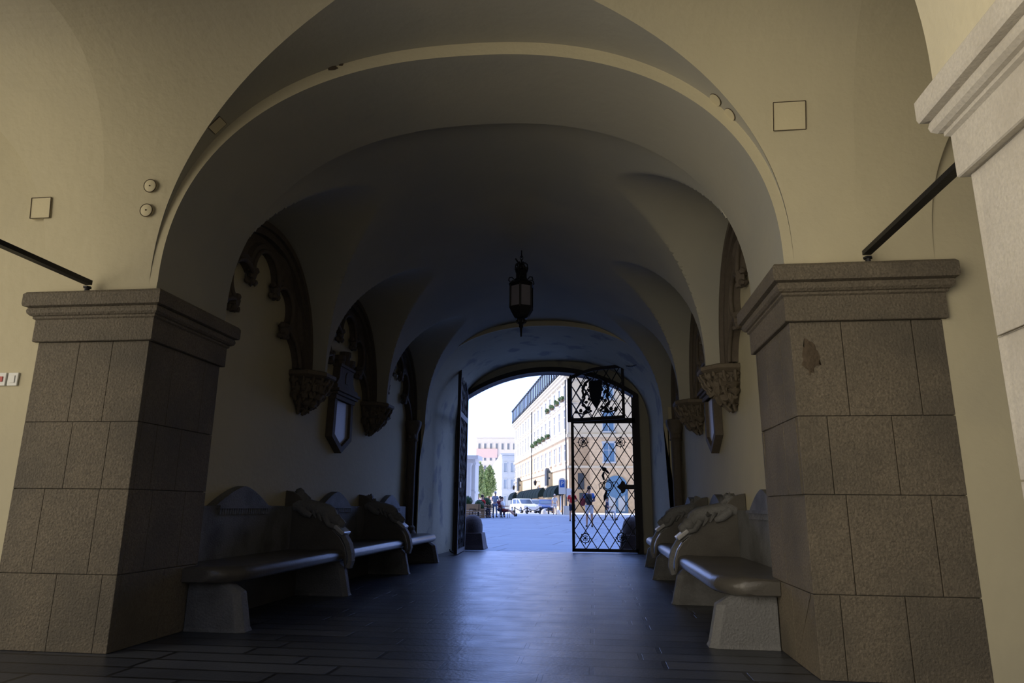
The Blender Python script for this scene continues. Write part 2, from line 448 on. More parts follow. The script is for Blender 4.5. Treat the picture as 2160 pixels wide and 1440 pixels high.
pier(-1, YN0, YN1, 'granite_pale', 'pale stone pier of the outer arcade to the left of the viewer', CO, [[.5], [.3], [.6], [.4]], [[.5], [.8], [.3], [.6]])
for s in (-1, 1):
    a, b = sorted((s*(PH+.004), s*PO)); m = MB(); m.box(a, b, YN0, 2.497, ZC1-.01, ZS+.1); struct(m, 'wall_front', 'plaster')
# iron tie rods from cap to cap
for s, side in ((-1, 'left'), (1, 'right')):
    r = empty('tie_rod', (s*2.84, YF, 2.64 if s < 0 else 2.68), 0, 'black flat iron tie rod running out from the top of the %s granite pier' % side, 'tie rod')
    mb = MB(); mb.bar((0, -.06, .0), (0, YN1-YF+.0, .0), .055, .03 if s > 0 else .035); mb.build('bar', 'iron', r)
    mb = MB(); mb.lathe([(.018, 0), (.018, .05)], (0, -.07, -.09), 8); mb.lathe([(.03, 0), (.03, .012)], (0, -.07, -.045), 6); mb.build('bolt', 'iron', r)

# ------------------------------------------------------------------ small fittings on the plaster
def surf(x, z):
    """point and outward normal on the side barrel of the gallery next to the arch wall"""
    if z <= ZS: return Vector((x, YF, z)), Vector((0, -1, 0))
    y = YC+barrel_y(z); y2 = YC+barrel_y(z+.01); yy = y-YC; r = math.hypot(yy, z-ZS)
    ph = math.atan2(z-ZS, yy); k = 1-.05*max(0, 1-abs(abs(x)-2.84)/.9)*math.sin(ph)**.8/r
    return Vector((x, YC+yy*k, ZS+(z-ZS)*k)), Vector((0, -.01, y2-y)).normalized()
def cover(kind, x, z, w, h, label, th=.012):
    p, n = surf(x, z); n = Vector((0, -abs(n.y), -abs(n.z))); p = p+n*.006
    r = empty('junction_cover', p, 0, label, 'cover plate')
    r.rotation_euler = n.to_track_quat('-Y', 'Z').to_euler()
    mb = MB()
    if kind == 'round':
        mb.lathe([(w/2, -.02), (w/2, th), (w/2-.008, th+.004), (.0005, th+.004)], (0, 0, 0), 28, Matrix.Rotation(PI/2, 4, 'X'))
        mb.build('lid', 'cover', r, .6)
        mb = MB(); mb.lathe([(.006, 0), (.006, th+.008)], (0, 0, 0), 8, Matrix.Rotation(PI/2, 4, 'X')); mb.build('screw', 'rust', r)
        mb = MB(); mb.tube([(math.cos(a*PI/14)*(w/2+.001), -.012, math.sin(a*PI/14)*(w/2+.001)) for a in range(28)], .004, 5, True); mb.build('rim', 'rust', r)
    else:
        mb.box(-w/2, w/2, -th, .03, -h/2, h/2); mb.build('lid', 'cover', r, bevel=.003)
        e_ = -th-.001; mb = MB(); q = [(-w/2, e_, -h/2), (w/2, e_, -h/2), (w/2, e_, h/2), (-w/2, e_, h/2)]
        for i in range(4): mb.bar(q[i], q[(i+1) % 4], .005)
        mb.build('rim', 'rust', r)
cover('round', -2.44, 3.40+.04, .10, .10, 'upper of two round plaster-coloured cover plates left of the big arch')
cover('round', -2.46, 3.22+.02, .10, .10, 'lower of two round plaster-coloured cover plates left of the big arch')
cover('square', -3.38, 3.30, .17, .17, 'square cover plate high on the wall above the left tie rod', .008)
cover('square', 2.41, 3.72, .22, .20, 'large square cover plate high on the plaster right of the arch', .004)
def wallcover(x, y, z, w, h, rot, label, kind):
    r = empty('junction_cover', (x, y, z), 0, label, 'cover plate'); r.rotation_euler = rot
    mb = MB()
    if kind == 'round':
        mb.lathe([(w/2, 0), (w/2, .012), (.0005, .014)], (0, 0, 0), 24); mb.build('lid', 'cover', r, .6)
        mb = MB(); mb.tube([(math.cos(a*PI/12)*w/2, math.sin(a*PI/12)*w/2, .004) for a in range(24)], .004, 5, True); mb.build('rim', 'rust', r)
    else:
        mb.box(-w/2, w/2, -h/2, h/2, 0, .01); mb.build('lid', 'cover', r)
        mb = MB(); q = [(-w/2, -h/2, .005), (w/2, -h/2, .005), (w/2, h/2, .005), (-w/2, h/2, .005)]
        for i in range(4): mb.bar(q[i], q[(i+1) % 4], .008)
        mb.build('rim', 'rust', r)
# on the soffit of the wall cell, just above the arch
def cellpt(x):
    k = (abs(x)/2.385)**2.3; return ZS+(CRN-ZS)*(1-k)**(1/2.3)
for x, y, kd, lb in ((-1.93, 4.55, 'sq', 'small square cover plate on the vault above the left haunch of the arch'), (1.93, 4.60, 'round', 'upper small round cover plate on the vault over the right haunch'), (2.03, 4.62, 'round', 'lower small round cover plate on the vault over the right haunch')):
    z = cellpt(x); dz = (cellpt(x+.01)-z)/.01
    n = Vector((dz, 0, -1)).normalized()
    wallcover(x, y, z, .10, .12, n.to_track_quat('Z', 'Y').to_euler(), lb, kd)
m = MB(); m.ball((-1.05, YF-.004, 4.43), .03, 10, (1.5, .3, .7), .6); m.ball((-.98, YF-.004, 4.455), .018, 8, (1.3, .3, .7), .6); struct(m, 'trim_5', 'rust', .8)
# notice plate and switch at the left edge
r = empty('wall_switch', (-3.385, YF, 1.905), 0, 'white square switch plate on the left wall beside the pier', 'switch')
mb = MB(); mb.box(-.042, .042, -.014, 0, -.05, .05); mb.build('plate', 'white_plastic', r, bevel=.004)
mb = MB(); mb.box(-.02, .02, -.020, -.012, -.028, .028); mb.build('rocker', 'white_plastic', r, bevel=.002)
r = empty('alarm_box', (-3.48, YF, 1.905), 0, 'small white and red call box at the left picture edge', 'alarm box')
mb = MB(); mb.box(-.042, .042, -.02, 0, -.05, .05); mb.build('housing', 'white_plastic', r, bevel=.004)
mb = MB(); mb.box(-.015, .02, -.026, -.018, -.02, .02); mb.build('button', 'red_plastic', r, bevel=.002)

# ------------------------------------------------------------------ tracery, corbels, shafts
def arcpts(a, b, sag, n, side=1):
    a, b = Vector(a), Vector(b); d = b-a; L = d.length; nrm = Vector((-d.y, d.x)).normalized()*side
    h = sag; R = (L*L/4+h*h)/(2*h); c = (a+b)/2+nrm*(h-R)
    a0 = math.atan2((a-c).y, (a-c).x); a1 = math.atan2((b-c).y, (b-c).x)
    mid = (a+b)/2+nrm*h
    am = math.atan2((mid-c).y, (mid-c).x)
    def unw(x, ref):
        while x-ref > PI: x -= 2*PI
        while x-ref < -PI: x += 2*PI
        return x
    a0m = unw(a0, am); a1m = unw(a1, am)
    return [Vector((c.x+R*math.cos(a0m+(a1m-a0m)*i/n), c.y+R*math.sin(a0m+(a1m-a0m)*i/n))) for i in range(n+1)]
P0, C1, C2 = (1.02, 2.6), (.60, 2.98), (.30, 3.36)
half = arcpts(P0, C1, .09, 10, 1 and -1)+arcpts(C1, C2, .27, 14, -1)[1:]
top = arcpts(C2, (-.30, 3.36), .33, 20, -1)
half = [Vector((p.x, p.y)) for p in half]
# make sure the foils bulge outwards / upwards
if half[5].x < (1.02+.60)/2: half = arcpts(P0, C1, .09, 10, 1)+arcpts(C1, C2, .27, 14, 1)[1:]
if top[10].y < 3.36: top = arcpts(C2, (-.30, 3.36), .33, 20, 1)
inner = half+top[1:]+[Vector((-p.x, p.y)) for p in reversed(half)][1:]
def outer_pt(u):
    t = PI*u; c, s = math.cos(t), math.sin(t)
    r = 1/((abs(c)/1.25)**2.15+(abs(s)/1.43)**2.15)**(1/2.15)
    return Vector((r*c, 2.55+r*s))
def resample(pts, n):
    d = [0]
    for a, b in zip(pts[:-1], pts[1:]): d.append(d[-1]+(b-a).length)
    out = []; j = 0
    for i in range(n+1):
        t = d[-1]*i/n
        while j < len(d)-2 and d[j+1] < t: j += 1
        k = (t-d[j])/max(1e-9, d[j+1]-d[j]); out.append(pts[j].lerp(pts[j+1], k))
    return out
def boss(mb, x, y, z, r):
    mb.ball((x, y, z), r*.8, 10, (.8, .8, 1), .6)
    for k in range(9):
        a = k*2.4; mb.ball((x+random.uniform(-.3, .6)*r*0+math.cos(a)*r*.35, y+math.sin(a)*r*.7, z+math.cos(a*1.3)*r*.7), r*.42, 7, (1, 1, 1), .5)
def tracery(s, yc, label):
    root = empty('blind_tracery', (s*W, yc, 2.55), 0, label, 'tracery', 'pointed stone tracery in the wall arches')
    X = lambda d: -s*d
    def P(p, d): return (X(d), p.x, p.y-2.55)
    N = 130; I = resample(inner, N); O = [outer_pt(i/N) for i in range(N+1)]
    # web between the outer arch and the foils
    mb = MB(); mid = [a.lerp(b, .5) for a, b in zip(I, O)]
    mb.grid([[P(p, .0) for p in I], [P(p, .10) for p in I], [P(p.lerp(q, .25), .10) for p, q in zip(I, O)], [P(p.lerp(q, .32), .055) for p, q in zip(I, O)], [P(p.lerp(q, .62), .055) for p, q in zip(I, O)], [P(p.lerp(q, .7), .09) for p, q in zip(I, O)], [P(q, .09) for q in O]])
    mb.build('tracery_web', 'tracery_stone', root, .5)
    # outer hood moulding
    mb = MB(); I2 = [Vector((0, 2.55)).lerp(q, .955) for q in O]; I3 = [Vector((0, 2.55)).lerp(q, .90) for q in O]
    mb.grid([[P(p, .0) for p in O], [P(p, .16) for p in O], [P(p, .16) for p in I2], [P(p, .12) for p in I2], [P(p, .12) for p in I3], [P(p, .05) for p in I3]])
    mb.build('hood_mould', 'tracery_stone', root, .5)
    mb = MB(); mb.tube([P(p, .10) for p in resample(inner, 90)], .026, 8); mb.build('roll_mould', 'tracery_stone', root, .8)
    for p in (C1, C2, (-C2[0], C2[1]), (-C1[0], C1[1])):
        mb = MB(); boss(mb, X(.07), p[0]-math.copysign(.03, p[0]), p[1]-2.55-.03, .085); mb.build('cusp_boss', 'tracery_stone', root, .8)
    return root
names = ['nearest the big arch', 'over the wall shield', 'nearest the gate']
for s, sd_ in ((-1, 'left'), (1, 'right')):
    for k in range(3):
        tracery(s, (B[k]+B[k+1])/2, 'dark stone cusped tracery arch on the %s wall, %s' % (sd_, names[k]))
def corbel(s, y, label):
    root = empty('carved_corbel', (s*W, y, 2.12), 0, label, 'corbel', 'carved leaf corbels under the vault')
    mb = MB()
    def oct_(d, h): return [(0, -h), (-s*d*.6, -h), (-s*d, -h*.45), (-s*d, h*.45), (-s*d*.6, h), (0, h)]
    prof = [(.34, .30, .36), (.38, .33, .385), (.40, .35, .40), (.40, .35, .44), (.37, .33, .455)]
    mb.grid([[(x, yy, z) for x, yy in oct_(d, h)] for d, h, z in prof], True, True); mb.build('abacus', 'carved_stone', root)
    mb = MB(); prof = [(.03, .03, .0), (.10, .09, .03), (.18, .16, .09), (.25, .22, .17), (.30, .27, .27), (.33, .29, .37)]
    mb.grid([[(x, yy, z) for x, yy in oct_(d, h)] for d, h, z in prof], True, True); mb.build('bell', 'carved_stone', root)
    mb = MB(); rnd = random.Random(int(y*100)+s)
    for row, (z, d, n, r) in enumerate(((.33, .34, 10, .05), (.25, .31, 9, .065), (.17, .26, 8, .07), (.09, .19, 6, .065), (.02, .09, 4, .05))):
        for i in range(n):
            a = PI*(i+.5+.3*(row % 2))/n
            mb.ball((-s*math.sin(a)*d*1.0, -math.cos(a)*d*.92, z+rnd.uniform(-.015, .015)), r*rnd.uniform(.8, 1.15), 8, (.9, 1, .75), .9)
            mb.tube([(-s*math.sin(a)*(d-.02), -math.cos(a)*(d-.02)*.92, z-.06), (-s*math.sin(a)*(d+.045), -math.cos(a)*(d+.045)*.92, z-.0), (-s*math.sin(a)*(d+.06), -math.cos(a)*(d+.06)*.92, z+.035), (-s*math.sin(a)*(d+.02), -math.cos(a)*(d+.02)*.92, z+.05)], [.022, .02, .016, .006], 6)
    mb.build('foliage', 'carved_stone', root, .9)
for s, sd_ in ((-1, 'left'), (1, 'right')):
    for k, w_ in ((1, 'nearer the viewer'), (2, 'farther in')):
        corbel(s, B[k], 'carved leafy corbel high on the %s wall, %s' % (sd_, w_))
for s, sd_ in ((-1, 'left'), (1, 'right')):
    root = empty('wall_shaft', (s*2.5, 12.98, 0), 0, 'slim dark stone shaft with capital in the far %s corner' % sd_, 'column')
    mb = MB(); mb.lathe([(.15, 0), (.15, .5), (.12, .55), (.13, .6), (.09, .64), (.09, 2.2)], n=12); mb.build('shaft', 'tracery_stone', root, .5)
    mb = MB(); mb.lathe([(.10, 2.2), (.12, 2.22), (.10, 2.25), (.11, 2.35), (.17, 2.5), (.17, 2.58), (.15, 2.6)], n=12); boss(mb, 0, 0, 2.4, .14); mb.build('capital', 'carved_stone', root, .6)

# ------------------------------------------------------------------ heraldic wall shields
for s, sd_ in ((-1, 'left'), (1, 'right')):
    root = empty('wall_shield', (s*W, 9.3, 1.72), 0, 'pointed stone plaque crowned by a carved castle on the %s wall' % sd_, 'plaque')
    f = lambda d: (lambda a, b: (-s*d, a, b))
    mb = MB(); out = [(-.36, .72), (.36, .72), (.38, .18), (0, -.02), (-.38, .18)]; inn = [(-.27, .70), (.27, .70), (.29, .22), (0, .07), (-.29, .22)]
    mb.grid([[f(0)(*p) for p in out], [f(.10)(*p) for p in out], [f(.10)(*p) for p in inn], [f(.05)(*p) for p in inn]], True); mb.build('frame', 'tracery_stone', root)
    mb = MB(); mb.prism(inn, f(.02), f(.06)); mb.build('plate', 'plaque', root)
    mb = MB()
    for z0, z1, d, h in ((.70, .76, .12, .38), (.76, .80, .15, .41), (.80, .84, .18, .44), (.84, .90, .14, .41)): mb.box(*sorted((0, -s*d)), -h, h, z0, z1)
    mb.build('ledge', 'tracery_stone', root, bevel=.008)
    mb = MB(); mb.prism([(-.38, .9), (.38, .9), (.28, 1.0), (.26, 1.18), (-.26, 1.18), (-.28, 1.0)], f(0), f(.11))
    mb.prism([(-.05, .95), (.05, .95), (.05, 1.08), (0, 1.13), (-.05, 1.08)], f(.1), f(.12))
    mb.box(*sorted((0, -s*.13)), -.29, .29, 1.17, 1.21); mb.build('castle', 'tracery_stone', root, bevel=.006)
    for c, h in ((-.2, 1.33), (0, 1.42), (.2, 1.33)):
        mb = MB(); mb.lathe([(.075, 0), (.075, h-1.28), (.09, h-1.26), (.09, h-1.2), (.05, h-1.2)], (-s*.06, c, 1.2), 10); mb.build('turret', 'tracery_stone', root, .6)

# ------------------------------------------------------------------ stone benches
def bench(s, label):
    root = empty('stone_bench', (s*W, 9.3, 0), 0, label, 'bench', 'long carved stone benches along the passage')
    Y = lambda y: y-9.3
    X = lambda d: -s*d        # d = distance from the wall
    cuts = [5.42, 7.93, 10.51, 12.81]
    for k in range(3):
        y0, y1 = cuts[k]+(.0 if k == 0 else .07), cuts[k+1]-(.07 if k < 2 else 0)
        # seat slab with bull-nose front; profile in (d,z)
        def prof(dd, d0=0):
            p = [(d0, .37), (dd-.10, .37)]
            for i in range(9):
                a = -PI/2+PI*i/8; p.append((dd-.075+.075*math.cos(a), .437+.067*math.sin(a)))
            p += [(dd-.12, .507), (max(dd*.5, d0+.02), .497), (d0, .50)]
            return p
        rows = []
        st = [(y0, .0), (y0+.02, .02), (y0+.05, .06), (y0+.1, .08), (y0+.235, .08), (y0+.24, .08), (y0+.36, .08), (y1, .08)] if k == 0 else [(y0, .08), (y1, .08)] if k == 1 else [(y0, .08), (y1-.3, .08), (y1-.08, .06), (y1, .0)]
        if k == 0:
            dds = [.55, .60, .63, .67, .735, .736, .76, .76]
            ins = [.045, .02, .008, 0, 0, 0, 0, 0]; dd0 = [.306]*5+[0]*3
        elif k == 1: dds = [.76, .76]; ins = [0, 0]
        else: dds = [.76, .76, .60, .5]; ins = [0, 0, 0, .03]
        if k: dd0 = [0]*4
        for (yy, _), dd, i_, q_ in zip(st, dds, ins, dd0):
            rows.append([(X(d), Y(yy), .437+(z-.437)*(1-i_*6)) for d, z in prof(dd, q_)])
        mb = MB(); mb.grid(rows, True, True); mb.build('seat', 'bench_stone', root, .6)
        # backrest with a pointed gable and a dentil band
        yc = (B[k]+B[k+1])/2; h = .54
        if k == 0: y0 = YB+.01
        mb = MB()
        ga = [(-h, .98)]
        for i in range(1, 12):
            t = i/12; ga.append((-h+h*t, .98+.195*(1-(1-t)**1.45)))
        ga.append((0, 1.175))
        ga += [(-a, b) for a, b in reversed(ga[:-1])]
        poly = [(Y(y0), .40)]+[(Y(yc)+a, b) for a, b in ga if y0 < yc+a < y1]+[(Y(y1), .98), (Y(y1), .40)]
        poly.insert(1, (Y(y0), .98))
        mb.prism(poly, lambda a, b: (X(0), a, b), lambda a, b: (X(.10), a, b)); bk = mb.build('backrest', 'bench_rough', root, bevel=.006)
        mb = MB(); mb.box(*sorted((X(.09), X(.135))), Y(yc)-h+.02, Y(yc)+h-.02, .955, .985)
        n = 22
        for i in range(n):
            yy = Y(yc)-h+.06+(2*h-.12)*i/(n-1); mb.box(*sorted((X(.09), X(.12))), yy-.014, yy+.014, .90, .955)
        mb.build('dentil_band', 'bench_rough', bk)
    # end and middle supports: splayed slabs, front edge chamfered
    for j, (yy, th, w0, w1) in enumerate(((5.62, .20, .80, .62), (7.93, .19, .82, .68), (10.51, .19, .82, .68), (12.69, .2, .78, .6))):
        mb = MB()
        def sec(z, d, t): return [(X(0 if j else .31), Y(yy)-t, z), (X(d-.05), Y(yy)-t, z), (X(d), Y(yy)-t+.05, z), (X(d), Y(yy)+t-.05, z), (X(d-.05), Y(yy)+t, z), (X(0 if j else .31), Y(yy)+t, z)]
        mb.grid([sec(0, w0+.015, th/2+.01), sec(.03, w0, th/2), sec(.30, w0-.06, th/2), sec(.375, w1, th/2-.01)], True, True)
        mb.build('support', 'bench_rough', root, bevel=.006)
    mb = MB(); mb.box(*sorted((X(0), X(.22))), Y(5.7), Y(12.7), 0, .38); mb.build('plinth', 'bench_stone', root)
    for yy in (7.93, 10.51):
        # side panel of the armrest
        pts = [(.0, .42), (.74, .42), (.77, .30), (.79, .32), (.785, .44), (.75, .55), (.69, .64), (.62, .70), (.56, .79), (.46, .88), (.34, .92), (.24, .94), (.24, .99)]
        pts += [(.20, 1.06), (.15, 1.11), (.08, 1.145), (0, 1.16)]
        mb = MB(); mb.prism(pts, lambda a, b: (X(a), Y(yy)-.065, b), lambda a, b: (X(a), Y(yy)+.065, b)); ar = mb.build('armrest', 'bench_stone', root, bevel=.008)
        # front strap
        mb = MB(); cen = [(.80, .30), (.825, .38), (.815, .46), (.785, .56), (.735, .64), (.66, .70), (.60, .73)]
        rows = []
        for i, (a, b) in enumerate(cen):
            t = Vector(cen[min(i+1, 6)])-Vector(cen[max(i-1, 0)]); t.normalize(); n_ = Vector((t.y, -t.x))
            rows.append([(X(a+n_.x*q), Y(yy)+e, b+n_.y*q) for q, e in ((-.02, -.075), (.025, -.06), (.025, .06), (-.02, .075))])
        mb.grid(rows, True, True); mb.build('front_strap', 'bench_rough', ar, bevel=.006)
        mb = MB(); ca, cb = (.735, .655), (.62, .745)
        t = (Vector(cb)-Vector(ca)).normalized(); n_ = Vector((-t.y, t.x))
        if n_.y < 0: n_ = -n_
        q = [Vector(ca)+n_*.0, Vector(cb)+n_*.0, Vector(cb)+n_*.045, Vector(ca)+n_*.045]
        mb.prism([(p.x, p.y) for p in q], lambda a, b: (X(a), Y(yy)-.115, b), lambda a, b: (X(a), Y(yy)+.115, b))
        o = mb.build('polished_cap', 'polished_stone', ar, bevel=.012); o['label'] = 'rubbed shiny pale cap'
        # beast lying on the armrest: body, haunch, mane, head with muzzle and ears, curling tail tuft
        mb = MB()
        body = [(.10, .97), (.17, .985), (.25, .975), (.33, .965), (.41, .945), (.49, .915), (.55, .875), (.59, .84)]
        mb.tube([(X(a), Y(yy), b) for a, b in body], [.075, .095, .09, .08, .085, .095, .09, .06], 12)
        mb.ball((X(.60), Y(yy), .825), .085, 12, (1, .95, .85), .15)
        mb.tube([(X(.62), Y(yy), .82), (X(.68), Y(yy), .785), (X(.715), Y(yy), .765)], [.06, .05, .035], 10)
        for e in (-1, 1):
            mb.ball((X(.57), Y(yy)+e*.06, .89), .028, 8, (1, .6, 1.1), .2)
            mb.ball((X(.645), Y(yy)+e*.035, .84), .014, 6)
            mb.tube([(X(.50), Y(yy)+e*.07, .86), (X(.56), Y(yy)+e*.09, .77), (X(.64), Y(yy)+e*.085, .745)], [.04, .032, .028], 8)
            mb.tube([(X(.18), Y(yy)+e*.06, .97), (X(.27), Y(yy)+e*.095, .90), (X(.34), Y(yy)+e*.085, .87)], [.055, .045, .03], 8)
            for i in range(5):
                a = .16+.075*i; mb.tube([(X(a), Y(yy)+e*.03, 1.06-.08*i*.5+.01), (X(a+.05), Y(yy)+e*.085, 1.0-.045*i), (X(a+.09), Y(yy)+e*.10, .93-.04*i)], [.012, .018, .008], 6)
        mb.ball((X(.15), Y(yy), 1.10), .06, 10, (1, 1, 1.1), .9); mb.ball((X(.21), Y(yy), 1.05), .055, 10, (1, 1, 1), .9)
        for i in range(9): mb.ball((X(.2+.03*i), Y(yy)+.06*math.cos(i*2.3), .985-.008*i+.02*math.sin(i*3.1)), .04, 7, (1, 1, .8), .9)
        for i in range(7): mb.ball((X(.48+.015*i), Y(yy)+.055*math.cos(i*1.7), .89+.03*math.sin(i*1.7)-.01*i), .035, 7, (1, 1, 1), .8)
        mb.build('carved_beast', 'bench_rough', ar, .9)
    return root
bench(-1, 'long three-seat carved stone bench against the left wall')
bench(1, 'long three-seat carved stone bench against the right wall')

# ------------------------------------------------------------------ hanging lantern
def lantern():
    root = empty('hanging_lantern', (0, 9.3, 4.62), 0, 'black wrought iron hexagonal lantern hanging from the vault', 'lantern')
    z = lambda a: a-4.62
    mb = MB(); mb.tube([(0, 0, z(4.62)), (0, 0, z(4.5))], .008, 6)
    for i in range(4): 
        c = z(4.56-.055*i); mb.tube([((.02*math.cos(a) if i % 2 else 0), (0 if i % 2 else .02*math.cos(a)), c+.035*math.sin(a)) for a in [k*PI/6 for k in range(12)]], .006, 5, True)
    mb.build('chain', 'iron', root, .8)
    mb = MB()
    for k in range(6):
        a = k*PI/3; c, s = math.cos(a), math.sin(a)
        mb.tube([(c*.015, s*.015, z(4.40)), (c*.05, s*.05, z(4.43)), (c*.085, s*.085, z(4.40)), (c*.09, s*.09, z(4.34)), (c*.075, s*.075, z(4.28))], .009, 6)
    mb.tube([(0, 0, z(4.42)), (0, 0, z(4.25))], .012, 6); mb.ball((0, 0, z(4.36)), .03, 8)
    mb.tube([(-.02, 0, z(4.40)), (-.06, .02, z(4.46)), (-.09, .0, z(4.50))], .012, 6); mb.ball((-.07, .01, z(4.41)), .022, 8)
    mb.build('crown', 'iron', root, .8)
    mb = MB(); mb.lathe([(.07, z(4.33)), (.085, z(4.30)), (.085, z(4.19)), (.10, z(4.17)), (.10, z(4.155)), (.19, z(4.10)), (.195, z(4.07)), (.17, z(4.065))], n=6, rot=PI/6)
    for k in range(12): a = k*PI/6; mb.ball((math.cos(a)*.085, math.sin(a)*.085, z(4.335)), .016, 6)
    mb.build('roof', 'iron', root)
    for k in range(6):
        mb = MB()
        a = k*PI/3+PI/6; c, s = math.cos(a), math.sin(a)
        mb.tube([(c*.10, s*.10, z(4.15)), (c*.15, s*.15, z(4.19)), (c*.19, s*.19, z(4.175)), (c*.20, s*.20, z(4.135)), (c*.175, s*.175, z(4.12))], .008, 6)
        mb.build('scroll', 'iron', root, .8)
    mb = MB(); mb.lathe([(.158, z(4.06)), (.158, z(3.75))], n=6, rot=PI/6, caps=False); mb.build('glass', 'lamp_glass', root)
    for k in range(6):
        a = k*PI/3+PI/6; c, s = math.cos(a)*.172, math.sin(a)*.172
        mb = MB(); mb.bar((c, s, z(4.08)), (c, s, z(3.73)), .024); mb.build('corner_bar', 'iron', root)
    mb = MB(); mb.lathe([(.185, z(3.755)), (.185, z(3.735)), (.13, z(3.64)), (.10, z(3.60)), (.06, z(3.585)), (.065, z(3.56)), (.055, z(3.53)), (.05, z(3.52)), (.03, z(3.50)), (.035, z(3.47)), (.02, z(3.45)), (.018, z(3.42)), (.012, z(3.33)), (.002, z(3.325))], n=6, rot=PI/6)
    for k in range(6):
        a = k*PI/3; mb.ball((math.cos(a)*.055, math.sin(a)*.055, z(3.55)), .022, 6, (1, 1, 1.4))
    mb.build('pendant', 'iron', root, .6)
lantern()

# ------------------------------------------------------------------ iron gates
def clip_seg(p, q, inside, n=80):
    """longest run of p->q where inside() holds"""
    best = None; cur = None
    for i in range(n+1):
        t = i/n; a = p[0]+(q[0]-p[0])*t; b = p[1]+(q[1]-p[1])*t
        if inside(a, b):
            if cur is None: cur = [t, t]
            cur[1] = t
        else:
            if cur and (not best or cur[1]-cur[0] > best[1]-best[0]): best = cur
            cur = None
    if cur and (not best or cur[1]-cur[0] > best[1]-best[0]): best = cur
    if not best or best[1]-best[0] < .01: return None
    f = lambda t: (p[0]+(q[0]-p[0])*t, p[1]+(q[1]-p[1])*t)
    return f(best[0]), f(best[1])
def lattice(mb, x0, x1, z0, z1, dw, dh, ztop, wd=.02):
    ins = lambda a, b: x0 <= a <= x1 and z0 <= b <= min(z1, ztop(a))
    sl = dh/dw; k = -40
    while k < 60:
        c = x0+k*dw
        for sg, yo in ((1, -.006), (-1, .006)):
            r = clip_seg((c, z0), (c+sg*(z1-z0)/sl, z1), ins)
            if r: mb.bar((r[0][0], yo, r[0][1]), (r[1][0], yo, r[1][1]), wd, .012, (0, 1, 0))
        k += 1
def rosette(x, z, r, root):
    mb = MB(); mb.tube([(x+r*math.cos(a*PI/12), -.02, z+r*math.sin(a*PI/12)) for a in range(24)], .011, 6, True)
    for k in range(8):
        a = k*PI/4; c, s = math.cos(a), math.sin(a)
        mb.tube([(x+c*r*.3, -.02, z+s*r*.3), (x+c*r*.75, -.02, z+s*r*.75)], .007, 5)
        mb.ball((x+c*r*1.12, -.02, z+s*r*1.12), .016, 6)
        if k % 2 == 0: mb.tube([(x+c*r*1.05, -.02, z+s*r*1.05), (x+c*r*1.5, -.02, z+s*r*1.5)], [.012, .003], 5)
    mb.ball((x, -.03, z), .03, 8)
    for k in range(4):
        a = k*PI/2+PI/4; mb.tube([(x+r*.55*math.cos(a+q*.5), -.02, z+r*(.55+.1*q*q)*math.sin(a+q*.5)) for q in (-1, 0, 1)], .007, 5)
    mb.build('rosette', 'iron', root, .8)
# closed right leaf
GY = 16.05
g = empty('gate_leaf', (.47, GY, 0), 0, 'closed right leaf of the black lattice iron gate with rosettes', 'gate')
GW = 1.47
mb = MB()
for a, b in (((0.03, 0, .03), (0.03, 0, 3.06)), ((GW-.03, 0, .03), (GW-.03, 0, 3.5))): mb.bar(a, b, .065, .05, (0, 1, 0))
for z, h in ((.06, .07), (2.96, .12)): mb.box(0, GW, -.025, .025, z-h/2, z+h/2)
mb.bar((0.0, 0, 3.06), (0, 0, 4.05), .03)
mb.build('frame', 'iron_frame', g)
mb = MB(); lattice(mb, .04, GW-.04, .08, 2.92, .262, .40, lambda a: 9); mb.build('lattice', 'iron', g)
mb = MB(); lattice(mb, .0, GW+.02, 3.02, 4.1, .262, .40, lambda a: 4.12-.55*((a+.47)/1.95)**2); mb.build('upper_lattice', 'iron', g)
for x, z in ((.27, 2.46), (1.13, 2.46), (.29, .32), (1.10, .34)): rosette(x, z, .10, g)
mb = MB()   # lock strap ending in an arrow head
mb.prism([(GW, 1.50), (1.22, 1.50), (1.20, 1.56), (1.14, 1.60), (1.10, 1.52), (1.02, 1.45), (1.10, 1.38), (1.14, 1.30), (1.20, 1.34), (1.22, 1.40), (GW, 1.40)], lambda a, b: (a, -.05, b), lambda a, b: (a, -.03, b))
mb.build('lock_strap', 'iron', g)
mb = MB()   # scrolled handle ornament with a bird on top
cx, cz = .82, 1.48
for r, ox in ((.12, 0), (.085, .0)): mb.tube([(cx+ox+r*math.cos(a*PI/10), -.05, cz+r*math.sin(a*PI/10)) for a in range(20)], .012, 6, True)
mb.tube([(cx-.12, -.05, cz+.07), (cx-.2, -.05, cz+.03), (cx-.19, -.05, cz-.08), (cx-.13, -.05, cz-.05)], .01, 6)
mb.tube([(cx+.1, -.05, cz+.07), (cx+.2, -.05, cz+.09), (cx+.25, -.05, cz-.02)], .01, 6)
mb.tube([(cx-.08, -.05, cz+.12), (cx-.11, -.05, cz+.22), (cx-.08, -.05, cz+.3)], [.02, .03, .02], 8)
mb.ball((cx-.07, -.05, cz+.36), .05, 10, (1.1, .6, 1)); mb.tube([(cx-.09, -.05, cz+.38), (cx-.17, -.05, cz+.43)], [.03, .008], 8); mb.tube([(cx-.03, -.05, cz+.33), (cx+.03, -.05, cz+.27)], [.03, .02], 8)
mb.tube([(cx-.03, -.05, cz-.12), (cx-.07, -.05, cz-.24), (cx-.09, -.05, cz-.34)], [.02, .035, .012], 8)
mb.build('handle_ornament', 'iron', g, .8)
